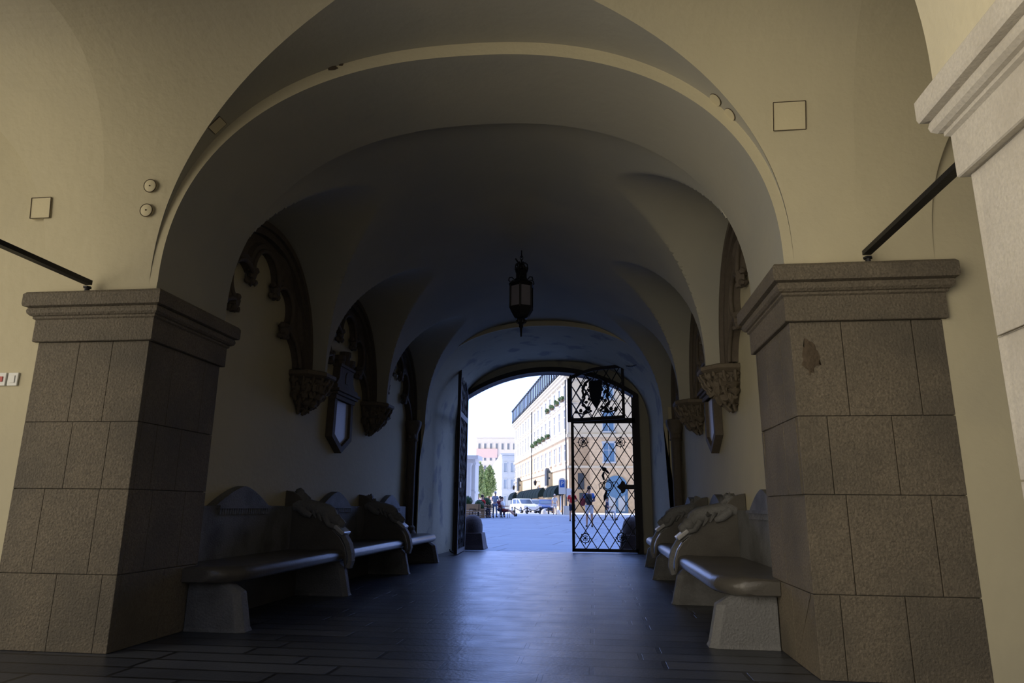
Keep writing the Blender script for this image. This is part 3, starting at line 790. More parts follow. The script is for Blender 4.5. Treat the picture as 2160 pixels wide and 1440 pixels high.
# folded upper panel with a coat of arms, swung toward the viewer
ang = -math.atan2(.85, 1.08)
g2 = empty('gate_top_panel', (.45, GY-.07, 2.94), -.45, 'arched iron gate panel with a shield, swung open toward the passage', 'gate')
PW = 1.35
topc = lambda a: 1.02+.16*math.sin(min(1, a/.8)*PI/2)
mb = MB(); mb.bar((0, 0, 0), (0, 0, 1.02), .10, .05, (0, 1, 0)); mb.bar((PW, 0, 0), (PW, 0, 1.18), .055, .04, (0, 1, 0)); mb.box(-.05, PW+.02, -.02, .02, -.02, .06)
pr = [(PW*i/12, 0, topc(PW*i/12)) for i in range(13)]
for a, b in zip(pr[:-1], pr[1:]): mb.bar(a, b, .075, .04, (0, 1, 0))
mb.build('frame', 'iron_frame', g2)
mb = MB(); lattice(mb, .03, PW-.03, .05, 1.22, .262, .40, lambda a: topc(a)-.02); mb.build('lattice', 'iron', g2)
mb = MB(); cx, cz = .68, .56
sh = [(-.17, .32), (-.10, .36), (0, .33), (.10, .36), (.17, .32), (.155, .05), (.10, -.16), (0, -.30), (-.10, -.16), (-.155, .05)]
mb.prism([(cx+a, cz+b) for a, b in sh], lambda a, b: (a, -.03, b), lambda a, b: (a, -.01, b)); mb.build('shield', 'iron', g2)
mb = MB()
for e in (-1, 1):
    mb.tube([(cx+e*.10, -.03, cz+.40), (cx+e*.26, -.03, cz+.30), (cx+e*.33, -.03, cz+.12), (cx+e*.28, -.03, cz-.05), (cx+e*.34, -.03, cz-.17), (cx+e*.22, -.03, cz-.30), (cx+e*.1, -.03, cz-.36)], [.02, .035, .03, .03, .025, .03, .015], 8)
    mb.tube([(cx+e*.1, -.03, cz-.36), (cx+e*.3, -.03, cz-.42), (cx+e*.47, -.03, cz-.38), (cx+e*.5, -.03, cz-.30)], .018, 6)
    for i in range(10): mb.ball((cx+e*(.24+.09*math.sin(i*2.1)), -.03, cz+.26-.068*i), .042, 7, (1, .5, 1), .7)
    for x, z in ((.38, -.33), (.50, -.36), (.28, -.38)): mb.ball((cx+e*x, -.03, cz+z), .045, 7, (1, .5, 1), .7)
mb.build('scrollwork', 'iron', g2, .9)
# left leaf, folded back along the passage wall
g3 = empty('gate_leaf', (-2.02, 16.08, 0), -PI/2+.075, 'open left leaf of the iron gate, seen edge-on along the wall', 'gate')
LW = 1.5; lt = lambda a: 3.55+.52*math.sin(a/LW*PI/2)
mb = MB(); mb.bar((.03, 0, .02), (.03, 0, 3.55), .065, .06, (0, 1, 0)); mb.bar((LW, 0, .02), (LW, 0, 4.07), .07, .07, (0, 1, 0))
for z, h in ((.06, .08), (2.96, .12)): mb.box(0, LW, -.03, .03, z-h/2, z+h/2)
pr = [(LW*i/12, 0, lt(LW*i/12)) for i in range(13)]
for a, b in zip(pr[:-1], pr[1:]): mb.bar(a, b, .08, .06, (0, 1, 0))
mb.build('frame', 'iron_frame', g3)
mb = MB(); lattice(mb, .05, LW-.05, .08, 4.1, .262, .40, lambda a: lt(a)-.03); mb.build('lattice', 'iron', g3)
for x, z in ((.35, 2.46), (1.25, 2.46), (.35, .32), (1.25, .34)): rosette(x, z, .10, g3)
mb = MB(); mb.box(LW-.3, LW-.02, -.05, .05, 1.38, 1.5); mb.build('lock_box', 'iron', g3)
mb = MB(); mb.tube([(LW-.05, -.03, .03), (LW-.05, -.12, .08), (LW-.05, -.13, .12)], .012, 6); mb.build('drop_bolt', 'iron', g3)

g4 = empty('gate_chain', (2.12, 13.3, 4.02), 0, 'thin dark chain running from the arched gate panel to the vault on the right', 'chain')
mb = MB(); A_, B_ = Vector((0, 0, 0)), Vector((-.47, 1.98, .12))
mb.tube([A_.lerp(B_, i/30)+Vector((0, 0, -.18*math.sin(PI*i/30)+.012*(i % 2))) for i in range(31)], .012, 5); mb.build('links', 'iron', g4, .8)
mb = MB(); mb.ball((0, 0, 0), .03, 8); mb.tube([(0, 0, 0), (.1, -.02, .02)], .014, 6); mb.build('hook', 'iron', g4, .8)

# guard stones beside the door
for s, sd_ in ((-1, 'left'), (1, 'right')):
    root = empty('guard_stone', (s*1.92-.05, 16.93, 0), 0, 'rounded dark guard stone on a block at the %s door jamb' % sd_, 'guard stone')
    mb = MB(); mb.grid([[(a*w_, b*w_, z) for a, b in ((-1, -1), (1, -1), (1, 1), (-1, 1))] for w_, z in ((.34, 0), (.31, .1), (.27, .36), (.26, .38))], True, True); mb.build('block', 'door_stone', root, bevel=.015)
    mb = MB(); mb.lathe([(.245, .36), (.25, .45), (.245, .56), (.21, .68), (.14, .76), (.05, .79), (.001, .795)], n=20); mb.build('dome', 'door_stone', root, .8)

# ================================================================== the square beyond the gate
def at(px, Y, z=None):
    """world x at depth Y for a photo column near the horizon line"""
    d = f_+r_*((px-1080)/1440)+u_*((720-1060)/1440)
    return .991+d.x/d.y*Y
def zat(px, py, Y):
    d = f_+r_*((px-1080)/1440)+u_*((720-py)/1440)
    return 1+d.z/d.y*Y
G = .36
# ---- large building on the right side of the square
ux = Vector((at(1086, 133)-at(1201, 80), 53, 0)); LEN = ux.length; ux.normalize()
O1 = Vector((at(1201, 80), 80, G))
def facade_root(name, O, du, label, cat='building'):
    r = empty(name, O, 0, label, cat); dv = Vector((du.y, -du.x, 0))
    return r, du, dv
def T(du, dv): return lambda u, v, z: (du.x*u+dv.x*v, du.y*u+dv.y*v, z)
def fbox(mb, f, u0, u1, v0, v1, z0, z1):
    p = [f(u, v, z) for z in (z0, z1) for v in (v0, v1) for u in (u0, u1)]
    mb.add(p, [(0, 2, 3, 1), (4, 5, 7, 6), (0, 1, 5, 4), (2, 6, 7, 3), (0, 4, 6, 2), (1, 3, 7, 5)])
def window(root, f, u, z, w, h, frame='facade_white', pane='pane', surround=True, arch=False):
    mb = MB(); t = .14
    fbox(mb, f, u-w/2-t, u-w/2, -.05, .10, z, z+h); fbox(mb, f, u+w/2, u+w/2+t, -.05, .10, z, z+h)
    fbox(mb, f, u-w/2-t*1.5, u+w/2+t*1.5, -.05, .18, z+h, z+h+.22); fbox(mb, f, u-w/2-t*1.5, u+w/2+t*1.5, -.05, .22, z-.16, z)
    if surround: fbox(mb, f, u-.04, u+.04, -.05, .05, z, z+h); fbox(mb, f, u-w/2, u+w/2, -.05, .05, z+h*.62, z+h*.62+.07)
    wdw = mb.build('window', frame, root)
    mb = MB(); fbox(mb, f, u-w/2, u+w/2, -.05, .015, z, z+h); mb.build('pane', pane, wdw)
    return wdw
b1, du, dv = facade_root('corner_building', O1, ux, 'long cream and peach building with slate attic lining the right of the square')
if dv.x > 0: dv = -dv                      # outward = toward the open square (left)
f1 = T(du, dv)
mb = MB(); fbox(mb, f1, 0, LEN, -14, 0, 0, 8.6); mb.build('lower_wall', 'facade_rustic', b1)
mb = MB(); fbox(mb, f1, 0, LEN, -14, 0, 8.6, 15.6)
mb.build('upper_wall', 'facade_cream', b1)
mb = MB()
for z, h, o in ((5.0, .25, .2), (8.5, .35, .3), (12.5, .12, .12), (15.3, .3, .35), (15.6, .3, .6), (15.9, .15, .8)): fbox(mb, f1, -.3, LEN+.3, -1, o, z, z+h)
mb.build('cornice', 'facade_cream', b1)
mb = MB()
NC = 15; sp = LEN/NC
for i in range(NC+1): fbox(mb, f1, max(0, i*sp-.35), min(LEN, i*sp+.35), -.1, .12, 8.85, 15.3)
mb.build('pilasters', 'facade_white', b1)
for i in range(NC):
    u = (i+.5)*sp
    window(b1, f1, u, 5.9, 1.25, 1.9); window(b1, f1, u, 9.6, 1.3, 2.3); window(b1, f1, u, 13.0, 1.2, 1.8, surround=False)
    if i in (0, 1, 6, 12): window(b1, f1, u, .2, 1.5, 3.3, 'facade_peach', 'car_glass', False)
mb = MB(); p = lambda u, v, z: f1(u, v, z)
mb.add([p(-.2, .6, 16.05), p(LEN, .6, 16.05), p(LEN, -.1, 19.4), p(-.2, -.1, 19.4), p(-.2, -14, 16.05), p(LEN, -14, 16.05), p(LEN, -12, 19.4), p(-.2, -12, 19.4)],
       [(0, 1, 2, 3), (3, 2, 6, 7), (4, 5, 6, 7), (0, 3, 7, 4), (1, 2, 6, 5)])
roof = mb.build('roof', 'roof_slate', b1)
for i in range(NC*2):
    u = (i+.5)*sp/2; mb = MB(); fbox(mb, f1, u-.5, u+.5, -1.4, .75, 16.3, 18.6); fbox(mb, f1, u-.6, u+.6, -1.4, .85, 18.6, 18.75)
    dm = mb.build('dormer', 'roof_slate', b1); mb = MB(); fbox(mb, f1, u-.28, u+.28, .7, .78, 16.6, 18.3); mb.build('pane', 'pane', dm)
for i in (3, 8): mb = MB(); fbox(mb, f1, i*sp, i*sp+1.2, -4, -3, 18.5, 20.4); mb.build('chimney', 'facade_peach', b1)
for u in (.2, sp*8.05): mb = MB(); mb.tube([f1(u, .3, .2), f1(u, .3, 15.3)], .09, 6); mb.build('downpipe', 'roof_slate', b1)
for k in range(9):   # planted window boxes
    u = (k+3.5)*sp if k < 5 else (k-4.5)*sp; z = 9.45 if k < 5 else 12.9
    r = empty('window_box', O1+Vector(f1(u, .45, z)), 0, 'green window box on the %s floor sill, %s from the near corner' % (('second', 'third')[k > 4], ('fourth fifth sixth seventh eighth first second third fourth').split()[k]), 'planter', 'window boxes on the corner building')
    mb = MB(); mb.v = []; ff = T(du, dv); fbox(mb, ff, -.6, .6, -.15, .15, -.0, .2); mb.build('trough', 'bark', r)
    mb = MB()
    for q in range(10): mb.ball(ff(random.uniform(-.6, .6), random.uniform(-.05, .2), random.uniform(.2, .55)), .2, 7, (1, 1, 1), .9)
    mb.build('plants', 'leaf', r)
# facing wing
d2 = Vector((1, .02, 0)).normalized(); f2 = T(d2, Vector((d2.y, -d2.x, 0)))
mb = MB(); fbox(mb, f2, .02, 16, -12, 0, 0, 8.6); mb.build('wing_lower_wall', 'facade_rustic', b1)
mb = MB(); fbox(mb, f2, .02, 16, -12, 0, 8.6, 15.6); mb.build('wing_upper_wall', 'facade_cream', b1)
mb = MB()
for z, h, o in ((5.0, .25, .2), (8.5, .35, .3), (12.5, .12, .12), (15.3, .3, .35), (15.6, .3, .6)): fbox(mb, f2, 0, 16, -1, o, z, z+h)
mb.build('wing_cornice', 'facade_cream', b1)
for u in (4.6, 9.0, 13.4):
    window(b1, f2, u, 5.7, 1.2, 2.1, 'facade_blue', 'pane_blue'); window(b1, f2, u, 9.2, 1.2, 2.2, 'facade_blue', 'pane_blue'); window(b1, f2, u, 13, 1.2, 1.8, 'facade_blue', 'pane_blue')
mb = MB(); fbox(mb, f2, 4.1, 6.6, -.2, .06, 0, 2.9); mb.lathe([(1.25, -.06), (1.25, .2)], n=24, mt=Matrix.Translation(Vector(f2(5.35, 0, 2.9))) @ Matrix.Rotation(PI/2, 4, 'X')); mb.build('door', 'pane_blue', b1)
mb = MB(); fbox(mb, f2, 4.45, 5.2, .05, .1, .2, 2.6); fbox(mb, f2, 5.5, 6.25, .05, .1, .2, 2.6); mb.build('door_panels', 'facade_blue', b1)
mb = MB(); fbox(mb, f2, 1.0, 1.7, 0, .12, 2.6, 4.4); mb.build('wall_plaque', 'roof_slate', b1)
mb = MB(); fbox(mb, f2, 1.15, 1.75, 0, .12, 1.4, 2.2); mb.build('wall_plaque', 'roof_slate', b1)
# shop portals of dark stone, awnings, wall lanterns
def upos(px):
    lo, hi = 0, LEN
    for _ in range(40):
        md = (lo+hi)/2; P = O1+ux*md; c = Vector((P.x-.991, P.y, 0)); q = 1080+1440*c.dot(r_)/c.dot(f_)
        if q > px: lo = md
        else: hi = md
    return lo
for px, w_ in ((1163, 2.6), (1100, 3.0)):
    u = upos(px); mb = MB()
    fbox(mb, f1, u-w_*.35, u-w_*.2, 0, .7, 0, 3.0); fbox(mb, f1, u+w_*.2, u+w_*.35, 0, .7, 0, 3.0)
    fbox(mb, f1, u-w_*.45, u+w_*.45, 0, .8, 3.0, 3.3); fbox(mb, f1, u-w_*.35, u+w_*.35, 0, .5, 3.3, 4.9)
    pt = mb.build('portal', 'granite_pale', b1)
    mb = MB(); mb.prism([(-w_*.3, 3.3), (w_*.3, 3.3), (w_*.36, 4.3), (w_*.25, 5.3), (0, 5.6), (-w_*.25, 5.3), (-w_*.36, 4.3)], lambda a, b: f1(u+a, .3, b), lambda a, b: f1(u+a, .75, b)); mb.build('relief', 'roof_slate', pt)
def awning(pa, pb, label):
    ua, ub = sorted((upos(pa), upos(pb))); n = max(1, round((ub-ua)/2.8)); s_ = (ub-ua)/n
    for k in range(n):
        r = empty('awning', O1+Vector(f1(ua+(k+.5)*s_, 0, 2.0)), 0, '%s, %s' % (label, ('nearest of the row' if k == 0 else 'farthest of the row' if k == n-1 else 'number %d from the near end' % (k+1))) if n > 1 else label, 'awning', 'dark shop awnings')
        mb = MB(); rows = []
        for i in range(13):
            a = PI/2*i/12; rows.append([f1(e*(s_/2-.12), 1.3*math.cos(a)+.03, 1.25*math.sin(a)) for e in (-1, -.5, 0, .5, 1)])
        mb.grid(rows)
        for e in (-1, 1): mb.add([f1(e*(s_/2-.12), 0, 0)]+[f1(e*(s_/2-.12), 1.3*math.cos(PI/2*i/12)+.03, 1.25*math.sin(PI/2*i/12)) for i in range(13)], [(0, i, i+1) for i in range(1, 13)])
        mb.build('canopy', 'awning', r, .5)
        mb = MB(); fbox(mb, f1, -s_/2+.12, s_/2-.12, 1.3, 1.34, -.25, .02); mb.build('valance', 'awning', r)
awning(1096, 1082, 'dark awning at the far end of the peach facade')
awning(1155, 1105, 'dark domed awning between the two portals')
awning(1192, 1167, 'dark domed awning right of the nearer portal')
for px, n_ in ((1139, 'between awnings and window row'), (1091, 'at the far end of the facade')):
    u = upos(px); r = empty('wall_lantern', O1+Vector(f1(u, .7, 3.6)), 0, 'small dark wall lantern '+n_, 'lantern')
    mb = MB(); mb.lathe([(.04, 0), (.16, .12), (.22, .5), (.28, .52), (.05, .8), (.02, .95)], n=6); mb.build('body', 'iron', r)
    mb = MB(); mb.bar((0, 0, .6), tuple(dv*-.7+Vector((0, 0, .6))), .05); mb.build('arm', 'iron', r)

# ---- other houses
def house(name, O, dux, L, dep, H, m_, label, rows=0, cols=0, roof_m=None, pane='pane', cornice=.4):
    r = empty(name, O, 0, label, 'building'); dvv = Vector((dux.y, -dux.x, 0)); f = T(dux, dvv)
    mb = MB(); fbox(mb, f, 0, L, -dep, 0, 0, H); mb.build('wall', m_, r)
    mb = MB(); fbox(mb, f, -.3, L+.3, -dep-.3, cornice, H, H+.35); fbox(mb, f, -.1, L+.1, -dep, cornice*.5, H-.5, H-.3); fbox(mb, f, -.1, L+.1, -dep, cornice*.4, H*.36, H*.36+.2); mb.build('cornice', m_, r)
    for i in range(rows):
        for j in range(cols):
            window(r, f, (j+.5)*L/cols, .8+i*(H-1)/rows, L/cols*.38, (H-1)/rows*.55, m_, pane, False)
    if roof_m:
        mb = MB(); mb.add([f(-.3, cornice, H+.35), f(L+.3, cornice, H+.35), f(L+.3, -dep-.3, H+.35), f(-.3, -dep-.3, H+.35), f(L*.15, -dep/2, H+3), f(L*.85, -dep/2, H+3)], [(0, 1, 5, 4), (2, 3, 4, 5), (0, 4, 3), (1, 2, 5)]); mb.build('roof', roof_m, r)
    return r, f
xa = at(1058, 150)
house('blue_house', (xa, 150, G), Vector((1, .05, 0)).normalized(), 12, .8, 11.6, 'facade_blue', 'pale blue house with cornice beyond the parked cars', 3, 8, None, 'pale_blue_cloth')
dd = Vector((xa-at(1039, 205), 151.2-205, 0)); LL = dd.length; dd.normalize()
house('blue_house_wing', (at(1039, 205), 205, G), dd, LL, 8, 11.6, 'facade_white', 'whitish street wing of the pale blue house, receding', 3, 12, None, 'pale_blue_cloth')
r, f = house('pink_block', (at(1003, 260), 260, G), Vector((1, 0, 0)), at(1090, 260)-at(1003, 260), 15, 26, 'facade_white', 'tall pale block with pink bands far down the street', 6, 7)
mb = MB()
for z in (3, 10.5, 18.5): fbox(mb, f, -.1, at(1048, 260)-at(1003, 260), -1, .5, z, z+3.4)
mb.build('pink_band', 'facade_pink', r)
r, f = house('white_house', (at(1001, 64)-14, 64, G), Vector((1, 0, 0)), 14, 2, 4.9, 'facade_white', 'low bright white house with moulded cornice at the left of the square', 0, 0, None, cornice=.35)
mb = MB(); mb.lathe([(.42, 0), (.42, .2), (.33, .3), (.30, 4.2), (.36, 4.3), (.42, 4.5)], f(13.4, .3, 0), 16); mb.build('corner_column', 'facade_white', r, .6)
house('sun_blocker', (-40, 18, 0), Vector((1, 0, 0)), 26, 2, 19, 'facade_white', 'tall plain unseen block added to shade the square from the left', 0, 0)  # unseen mass, added only to keep sun off the near square
bpy.data.objects['sun_blocker'].location = (-40, 18, 0)
mb = MB(); mb.box(0, 25, 2, 38, 0, 19); mb.build('blocker_mass', 'facade_white', bpy.data.objects['sun_blocker'])  # long part of the added sun blocker, out of view

# ---- trees
def tree(x, y, h, r_c, label, seed):
    rnd = random.Random(seed); root = empty('street_tree', (x, y, G), 0, label, 'tree')
    mb = MB(); mb.tube([(0, 0, 0), (.05, .02, h*.3), (0, 0, h*.6)], [.16, .12, .06], 8)
    for k in range(5): a = k*1.3; mb.tube([(0, 0, h*.35+.1*k), (math.cos(a)*r_c*.5, math.sin(a)*r_c*.5, h*.6)], [.06, .02], 6)
    mb.build('trunk', 'bark', root, .8)
    mb = MB()
    for k in range(1500):
        while 1:
            p = Vector((rnd.uniform(-1, 1), rnd.uniform(-1, 1), rnd.uniform(-1, 1)))
            if .25 < p.length < 1 and noise.noise(p*2.2+Vector((seed, 0, 0))) > -.15: break
        c = Vector((p.x*r_c, p.y*r_c, h*.66+p.z*h*.36)); q = rnd.uniform(.12, .26)
        a = Vector((rnd.gauss(0, 1), rnd.gauss(0, 1), rnd.gauss(0, 1))).normalized(); b = a.orthogonal().normalized()
        mb.add([c-a*q, c+b*q*.6, c+a*q, c-b*q*.6], [(0, 1, 2, 3)])
    mb.build('foliage', 'leaf_tree', root)
tree(at(1008, 105), 105, 7.2, .9, 'green street tree just right of the white house', 3)
tree(at(1031, 112), 112, 7.0, 1.0, 'green street tree in front of the pale blue house', 5)
tree(at(1021, 125), 125, 6.5, 2.4, 'lower green tree far down the street between two others', 8)

# ---- cars
def car(name, x, y, rz, paint, L_, H_, label, wagon=False):
    root = empty(name, (x, y, G), rz, label, 'car'); Wd = .83
    low = [(-L_/2, .35), (-L_/2+.02, .62), (-L_/2+.15, .86), (L_/2-1.3, .92), (L_/2-.3, .78), (L_/2, .62), (L_/2+.02, .35), (L_/2-.1, .24), (-L_/2+.1, .24)]
    mb = MB(); rows = []
    for w_, k in ((-Wd, .94), (-Wd*.97, 1), (Wd*.97, 1), (Wd, .94)): rows.append([(a*(.985 if k < 1 else 1), w_, .55+(b-.55)*k) for a, b in low])
    mb.grid(rows, True, True)
    top = [(-L_/2+.2, .84), (-L_/2+(.30 if wagon else .75), H_-.05), (-L_/2+1.0, H_), (L_/2-2.0, H_-.02), (L_/2-1.2, .88)]
    tb = [(a*.96-.02, min(b, H_)) for a, b in top]
    mb.grid([[(a, w_, b) for a, b in top] if abs(w_) < Wd*.9 else [(a*.98, w_*1.0, b) for a, b in top] for w_ in (-Wd*.80, Wd*.80)], True, True)
    body = mb.build('body', paint, root, .5, .03)
    mb = MB(); zb, zt = .90, H_-.10
    for e in (-1, 1):
        y0 = e*Wd*.805
        xs = [(-L_/2+.42, -L_/2+(.5 if wagon else .95), -L_/2+1.35, -L_/2+1.35), (-L_/2+1.45, -L_/2+1.45, L_/2-2.45, L_/2-2.45), (L_/2-2.35, L_/2-2.35, L_/2-2.05, L_/2-1.42)]
        for a, b, c, d in xs: mb.add([(a, y0, zb), (b, y0, zt), (c, y0, zt), (d, y0, zb)], [(0, 1, 2, 3)]); mb.add([(a, y0+e*.004, zb), (b, y0+e*.004, zt), (c, y0+e*.004, zt), (d, y0+e*.004, zb)], [(0, 1, 2, 3)])
    for q in (1, -1):
        if q > 0: a0, a1 = L_/2-1.24, L_/2-1.94
        else: a0, a1 = -L_/2+.19, -L_/2+(.29 if wagon else .70)
        mb.add([(a0+q*.03, -Wd*.72, .93), (a0+q*.03, Wd*.72, .93), (a1+q*.03, Wd*.66, H_-.08), (a1+q*.03, -Wd*.66, H_-.08)], [(0, 1, 2, 3)])
    mb.build('windows', 'car_glass', root)
    for a in (-L_/2+.75, L_/2-.8):
        for e in (-1, 1):
            mb = MB(); mb.lathe([(.2, -.1), (.29, -.1), (.31, -.05), (.31, .05), (.29, .1), (.2, .1)], (0, 0, 0), 18, Matrix.Translation((a, e*(Wd-.08), .31)) @ Matrix.Rotation(PI/2, 4, 'X'))
            wl = mb.build('wheel', 'rubber', root, .6)
            mb = MB(); mb.lathe([(.19, -.11), (.19, .11)], (0, 0, 0), 14, Matrix.Translation((a, e*(Wd-.08), .31)) @ Matrix.Rotation(PI/2, 4, 'X')); mb.build('hub_cap', 'pane', wl)
    for q in (1, -1):
        for e in (-1, 1):
            mb = MB(); mb.box(*sorted((q*(L_/2-.06), q*(L_/2+.03))), e*.62-.17, e*.62+.17, .58, .72); mb.build('light', 'sign_white' if q > 0 else 'red_cloth', root)
    mb = MB(); mb.box(L_/2-.05, L_/2+.08, -.8, .8, .33, .48); mb.box(-L_/2-.08, -L_/2+.05, -.8, .8, .33, .48); mb.build('bumper', 'rubber' if paint != 'car_white' else 'car_white', root, bevel=.02)
    mb = MB(); mb.box(L_/2+.07, L_/2+.10, -.26, .26, .36, .47); mb.build('number_plate', 'sign_white', root)
    return root
car('parked_car', at(1106, 70), 70, -1.1, 'car_white', 4.0, 1.42, 'white hatchback parked at the edge of the square', True)
car('parked_car', at(1151, 73), 73, -PI/2+.1, 'car_blue', 3.9, 1.38, 'dark blue car parked right of the white hatchback')
car('parked_car', at(1133, 80), 78.5, -PI/2+.2, 'car_pale', 4.0, 1.42, 'pale blue car behind, between the white and the dark blue car')
car('parked_car', at(1012, 92), 92, -PI/2, 'car_pale', 4.2, 1.5, 'pale car far off under the trees behind the red-shirted sitter')

# ---- street furniture
for px, n_ in ((1147, 'left'), (1176, 'right')):
    r = empty('stone_bollard', (at(px, 62.6), 62.6, G), 0, '%s of two pale half-round stone bollards at the kerb' % n_, 'bollard')
    mb = MB(); mb.lathe([(.25, 0), (.25, .12), (.22, .26), (.14, .38), (.001, .43)], n=16); mb.build('dome', 'pale_stone', r, .8)
    mb = MB(); mb.lathe([(.28, -.005), (.28, .04)], n=16); mb.build('foot', 'pale_stone', r)
cps = [1086, 1112, 1139, 1157]
r = empty('chain_fence', (0, 62.9, G), 0, 'low dark chain barrier slung in front of the parked cars', 'barrier')
for px in cps: mb = MB(); mb.lathe([(.09, 0), (.07, .05), (.05, .5), (.08, .55), (.001, .62)], (at(px, 62.9), 0, 0), 8); mb.build('post', 'iron', r)
for a, b in zip(cps[:-1], cps[1:]):
    xa, xb = at(a, 62.9), at(b, 62.9); mb = MB(); mb.tube([(xa+(xb-xa)*i/12, 0, .52-.22*math.sin(PI*i/12)) for i in range(13)], .035, 6); mb.build('chain', 'iron', r, .8)
X_ = at(1186, 60)
r = empty('parking_sign', (X_, 60.2, gz(60)), 0, 'blue and white parking sign with a P on a dark post', 'sign')
mb = MB(); mb.lathe([(.05, 0), (.05, 2.9)], n=8); mb.build('post', 'iron', r)
mb = MB(); mb.prism([(-.3, 1.7), (.3, 1.7), (.3, 2.85), (.2, 3.02), (0, 3.08), (-.2, 3.02), (-.3, 2.85)], lambda a, b: (a, -.05, b), lambda a, b: (a, -.08, b)); mb.build('backing', 'sign_white', r)
mb = MB(); mb.box(-.2, .2, -.10, -.08, 2.28, 2.88); mb.build('blue_panel', 'sign_blue', r)
def text(s_, size, loc, rot, m_, parent, name='lettering'):
    c = bpy.data.curves.new(name, 'FONT'); c.body = s_; c.size = size; c.extrude = .004; c.align_x = 'CENTER'; c.align_y = 'CENTER'
    o = bpy.data.objects.new(name, c); COL.objects.link(o)
    dg = bpy.context.evaluated_depsgraph_get(); me = bpy.data.meshes.new_from_object(o.evaluated_get(dg)); bpy.data.objects.remove(o)
    o = bpy.data.objects.new(name, me); COL.objects.link(o); me.materials.clear(); me.materials.append(M[m_]); o.parent = parent; o.location = loc; o.rotation_euler = rot
    return o
text('P', .5, (0, -.106, 2.58), (PI/2, 0, 0), 'sign_white', r)
r = empty('notice_board', (at(1200, 61), 61, G), 0, 'small pale notice panel on a thin post right of the parking sign', 'sign')
mb = MB(); mb.lathe([(.03, 0), (.03, 2.0)], n=6); mb.build('post', 'iron', r)
mb = MB(); mb.box(-.2, .2, -.05, -.02, 1.5, 2.2); mb.build('panel', 'sign_white', r)
r = empty('sandwich_board', (at(1195, 60.6), 60.6, gz(60.6)), .1, 'white folding board standing on the kerb beside the red-shirted walker', 'sign')
for e in (-1, 1): mb = MB(); mb.box(-.27, .27, -.015, .015, 0, .75, Matrix.Translation((0, e*.16, 0)) @ Matrix.Rotation(e*.2, 4, 'X')); mb.build('panel', 'sign_white', r)

def planter(px, Y, w_, h_, br, label):
    z = gz(Y); r = empty('planter_box', (at(px, Y), Y, z), .05, label, 'planter')
    mb = MB(); n = 5
    for i in range(n): mb.box(-w_/2, w_/2, -w_/2, w_/2, h_*i/n+.01, h_*(i+1)/n-.01)
    mb.build('box', 'timber', r)
    mb = MB(); mb.box(-w_/2-.05, w_/2+.05, -w_/2-.05, w_/2+.05, h_-.03, h_+.04); mb.build('rim', 'timber', r)
    rnd = random.Random(px); mb = MB(); c = Vector((0, 0, h_+br*.75)); mb.ball(c, br*.9, 16, (1, 1, 1), .08)
    for k in range(420):
        d = Vector((rnd.gauss(0, 1), rnd.gauss(0, 1), rnd.gauss(0, 1))).normalized(); p = c+d*br*rnd.uniform(.88, 1.03); t = d.orthogonal().normalized(); q = Matrix.Rotation(rnd.uniform(0, 6), 4, d) @ t; b = d.cross(q)
        mb.add([p-q*.035, p+b*.025+d*.03, p+q*.035, p-b*.025], [(0, 1, 2, 3)])
    mb.build('ball_shrub', 'leaf', r)
planter(985, 47, 1.0, .78, .37, 'slatted timber planter with a clipped ball shrub, farthest left')
planter(1011, 46, .75, .55, .35, 'timber planter with a clipped ball shrub in front of the red-shirted sitter')
planter(1026, 50, .7, .75, .34, 'timber planter with a clipped ball shrub behind the red-shirted sitter')
def chair(px, Y, rz, label):
    r = empty('cafe_chair', (at(px, Y), Y, gz(Y)), rz, label, 'chair', 'cafe chairs on the square')
    mb = MB(); mb.box(-.21, .21, -.21, .21, .43, .46); mb.build('seat', 'iron', r)
    mb = MB()
    for i in range(4): mb.box(-.2, .2, .2, .22, .55+.09*i, .60+.09*i)
    mb.bar((-.2, .21, .45), (-.2, .23, .9), .03); mb.bar((.2, .21, .45), (.2, .23, .9), .03); mb.build('backrest', 'iron', r)
    for a in (-1, 1):
        for b in (-1, 1): mb = MB(); mb.bar((a*.19, b*.19, .44), (a*.23, b*.24, 0), .03); mb.build('leg', 'iron', r)
for px, Y, rz, lb in ((1000, 45, .6, 'dark cafe chair in front of the left timber planters'), (1020, 46.6, 2.6, 'dark cafe chair under the red-shirted sitter'), (1034, 46, .2, 'dark cafe chair between planter and standing man in blue'), (1056, 48.6, 1.2, 'dark cafe chair under the dark-red-topped sitter'), (1066, 46.6, 1.4, 'dark cafe chair of the sitter with outstretched legs')): chair(px, Y, rz, lb)
r = empty('wooden_bench', (at(990, 44.5), 44.5, gz(44.5)), 0, 'light slatted wooden bench before the leftmost planter', 'bench')
mb = MB(); mb.box(-.7, .7, -.2, .2, .42, .46); mb.build('seat', 'timber', r)
mb = MB(); mb.box(-.7, .7, .2, .23, .6, .9); mb.build('backrest', 'timber', r)
for a in (-.6, .6): mb = MB(); mb.bar((a, -.15, 0), (a, -.15, .44), .05); mb.bar((a, .18, 0), (a, .22, .88), .05); mb.build('leg', 'iron', r)
r = empty('cafe_table', (at(1028, 47.5), 47.5, gz(47.5)), 0, 'small dark round cafe table between the sitters', 'table')
mb = MB(); mb.lathe([(.35, .72), (.35, .75)], n=20); mb.build('tabletop', 'iron', r)
mb = MB(); mb.lathe([(.22, 0), (.05, .04), (.03, .1), (.03, .72)], n=10); mb.build('stem', 'iron', r)

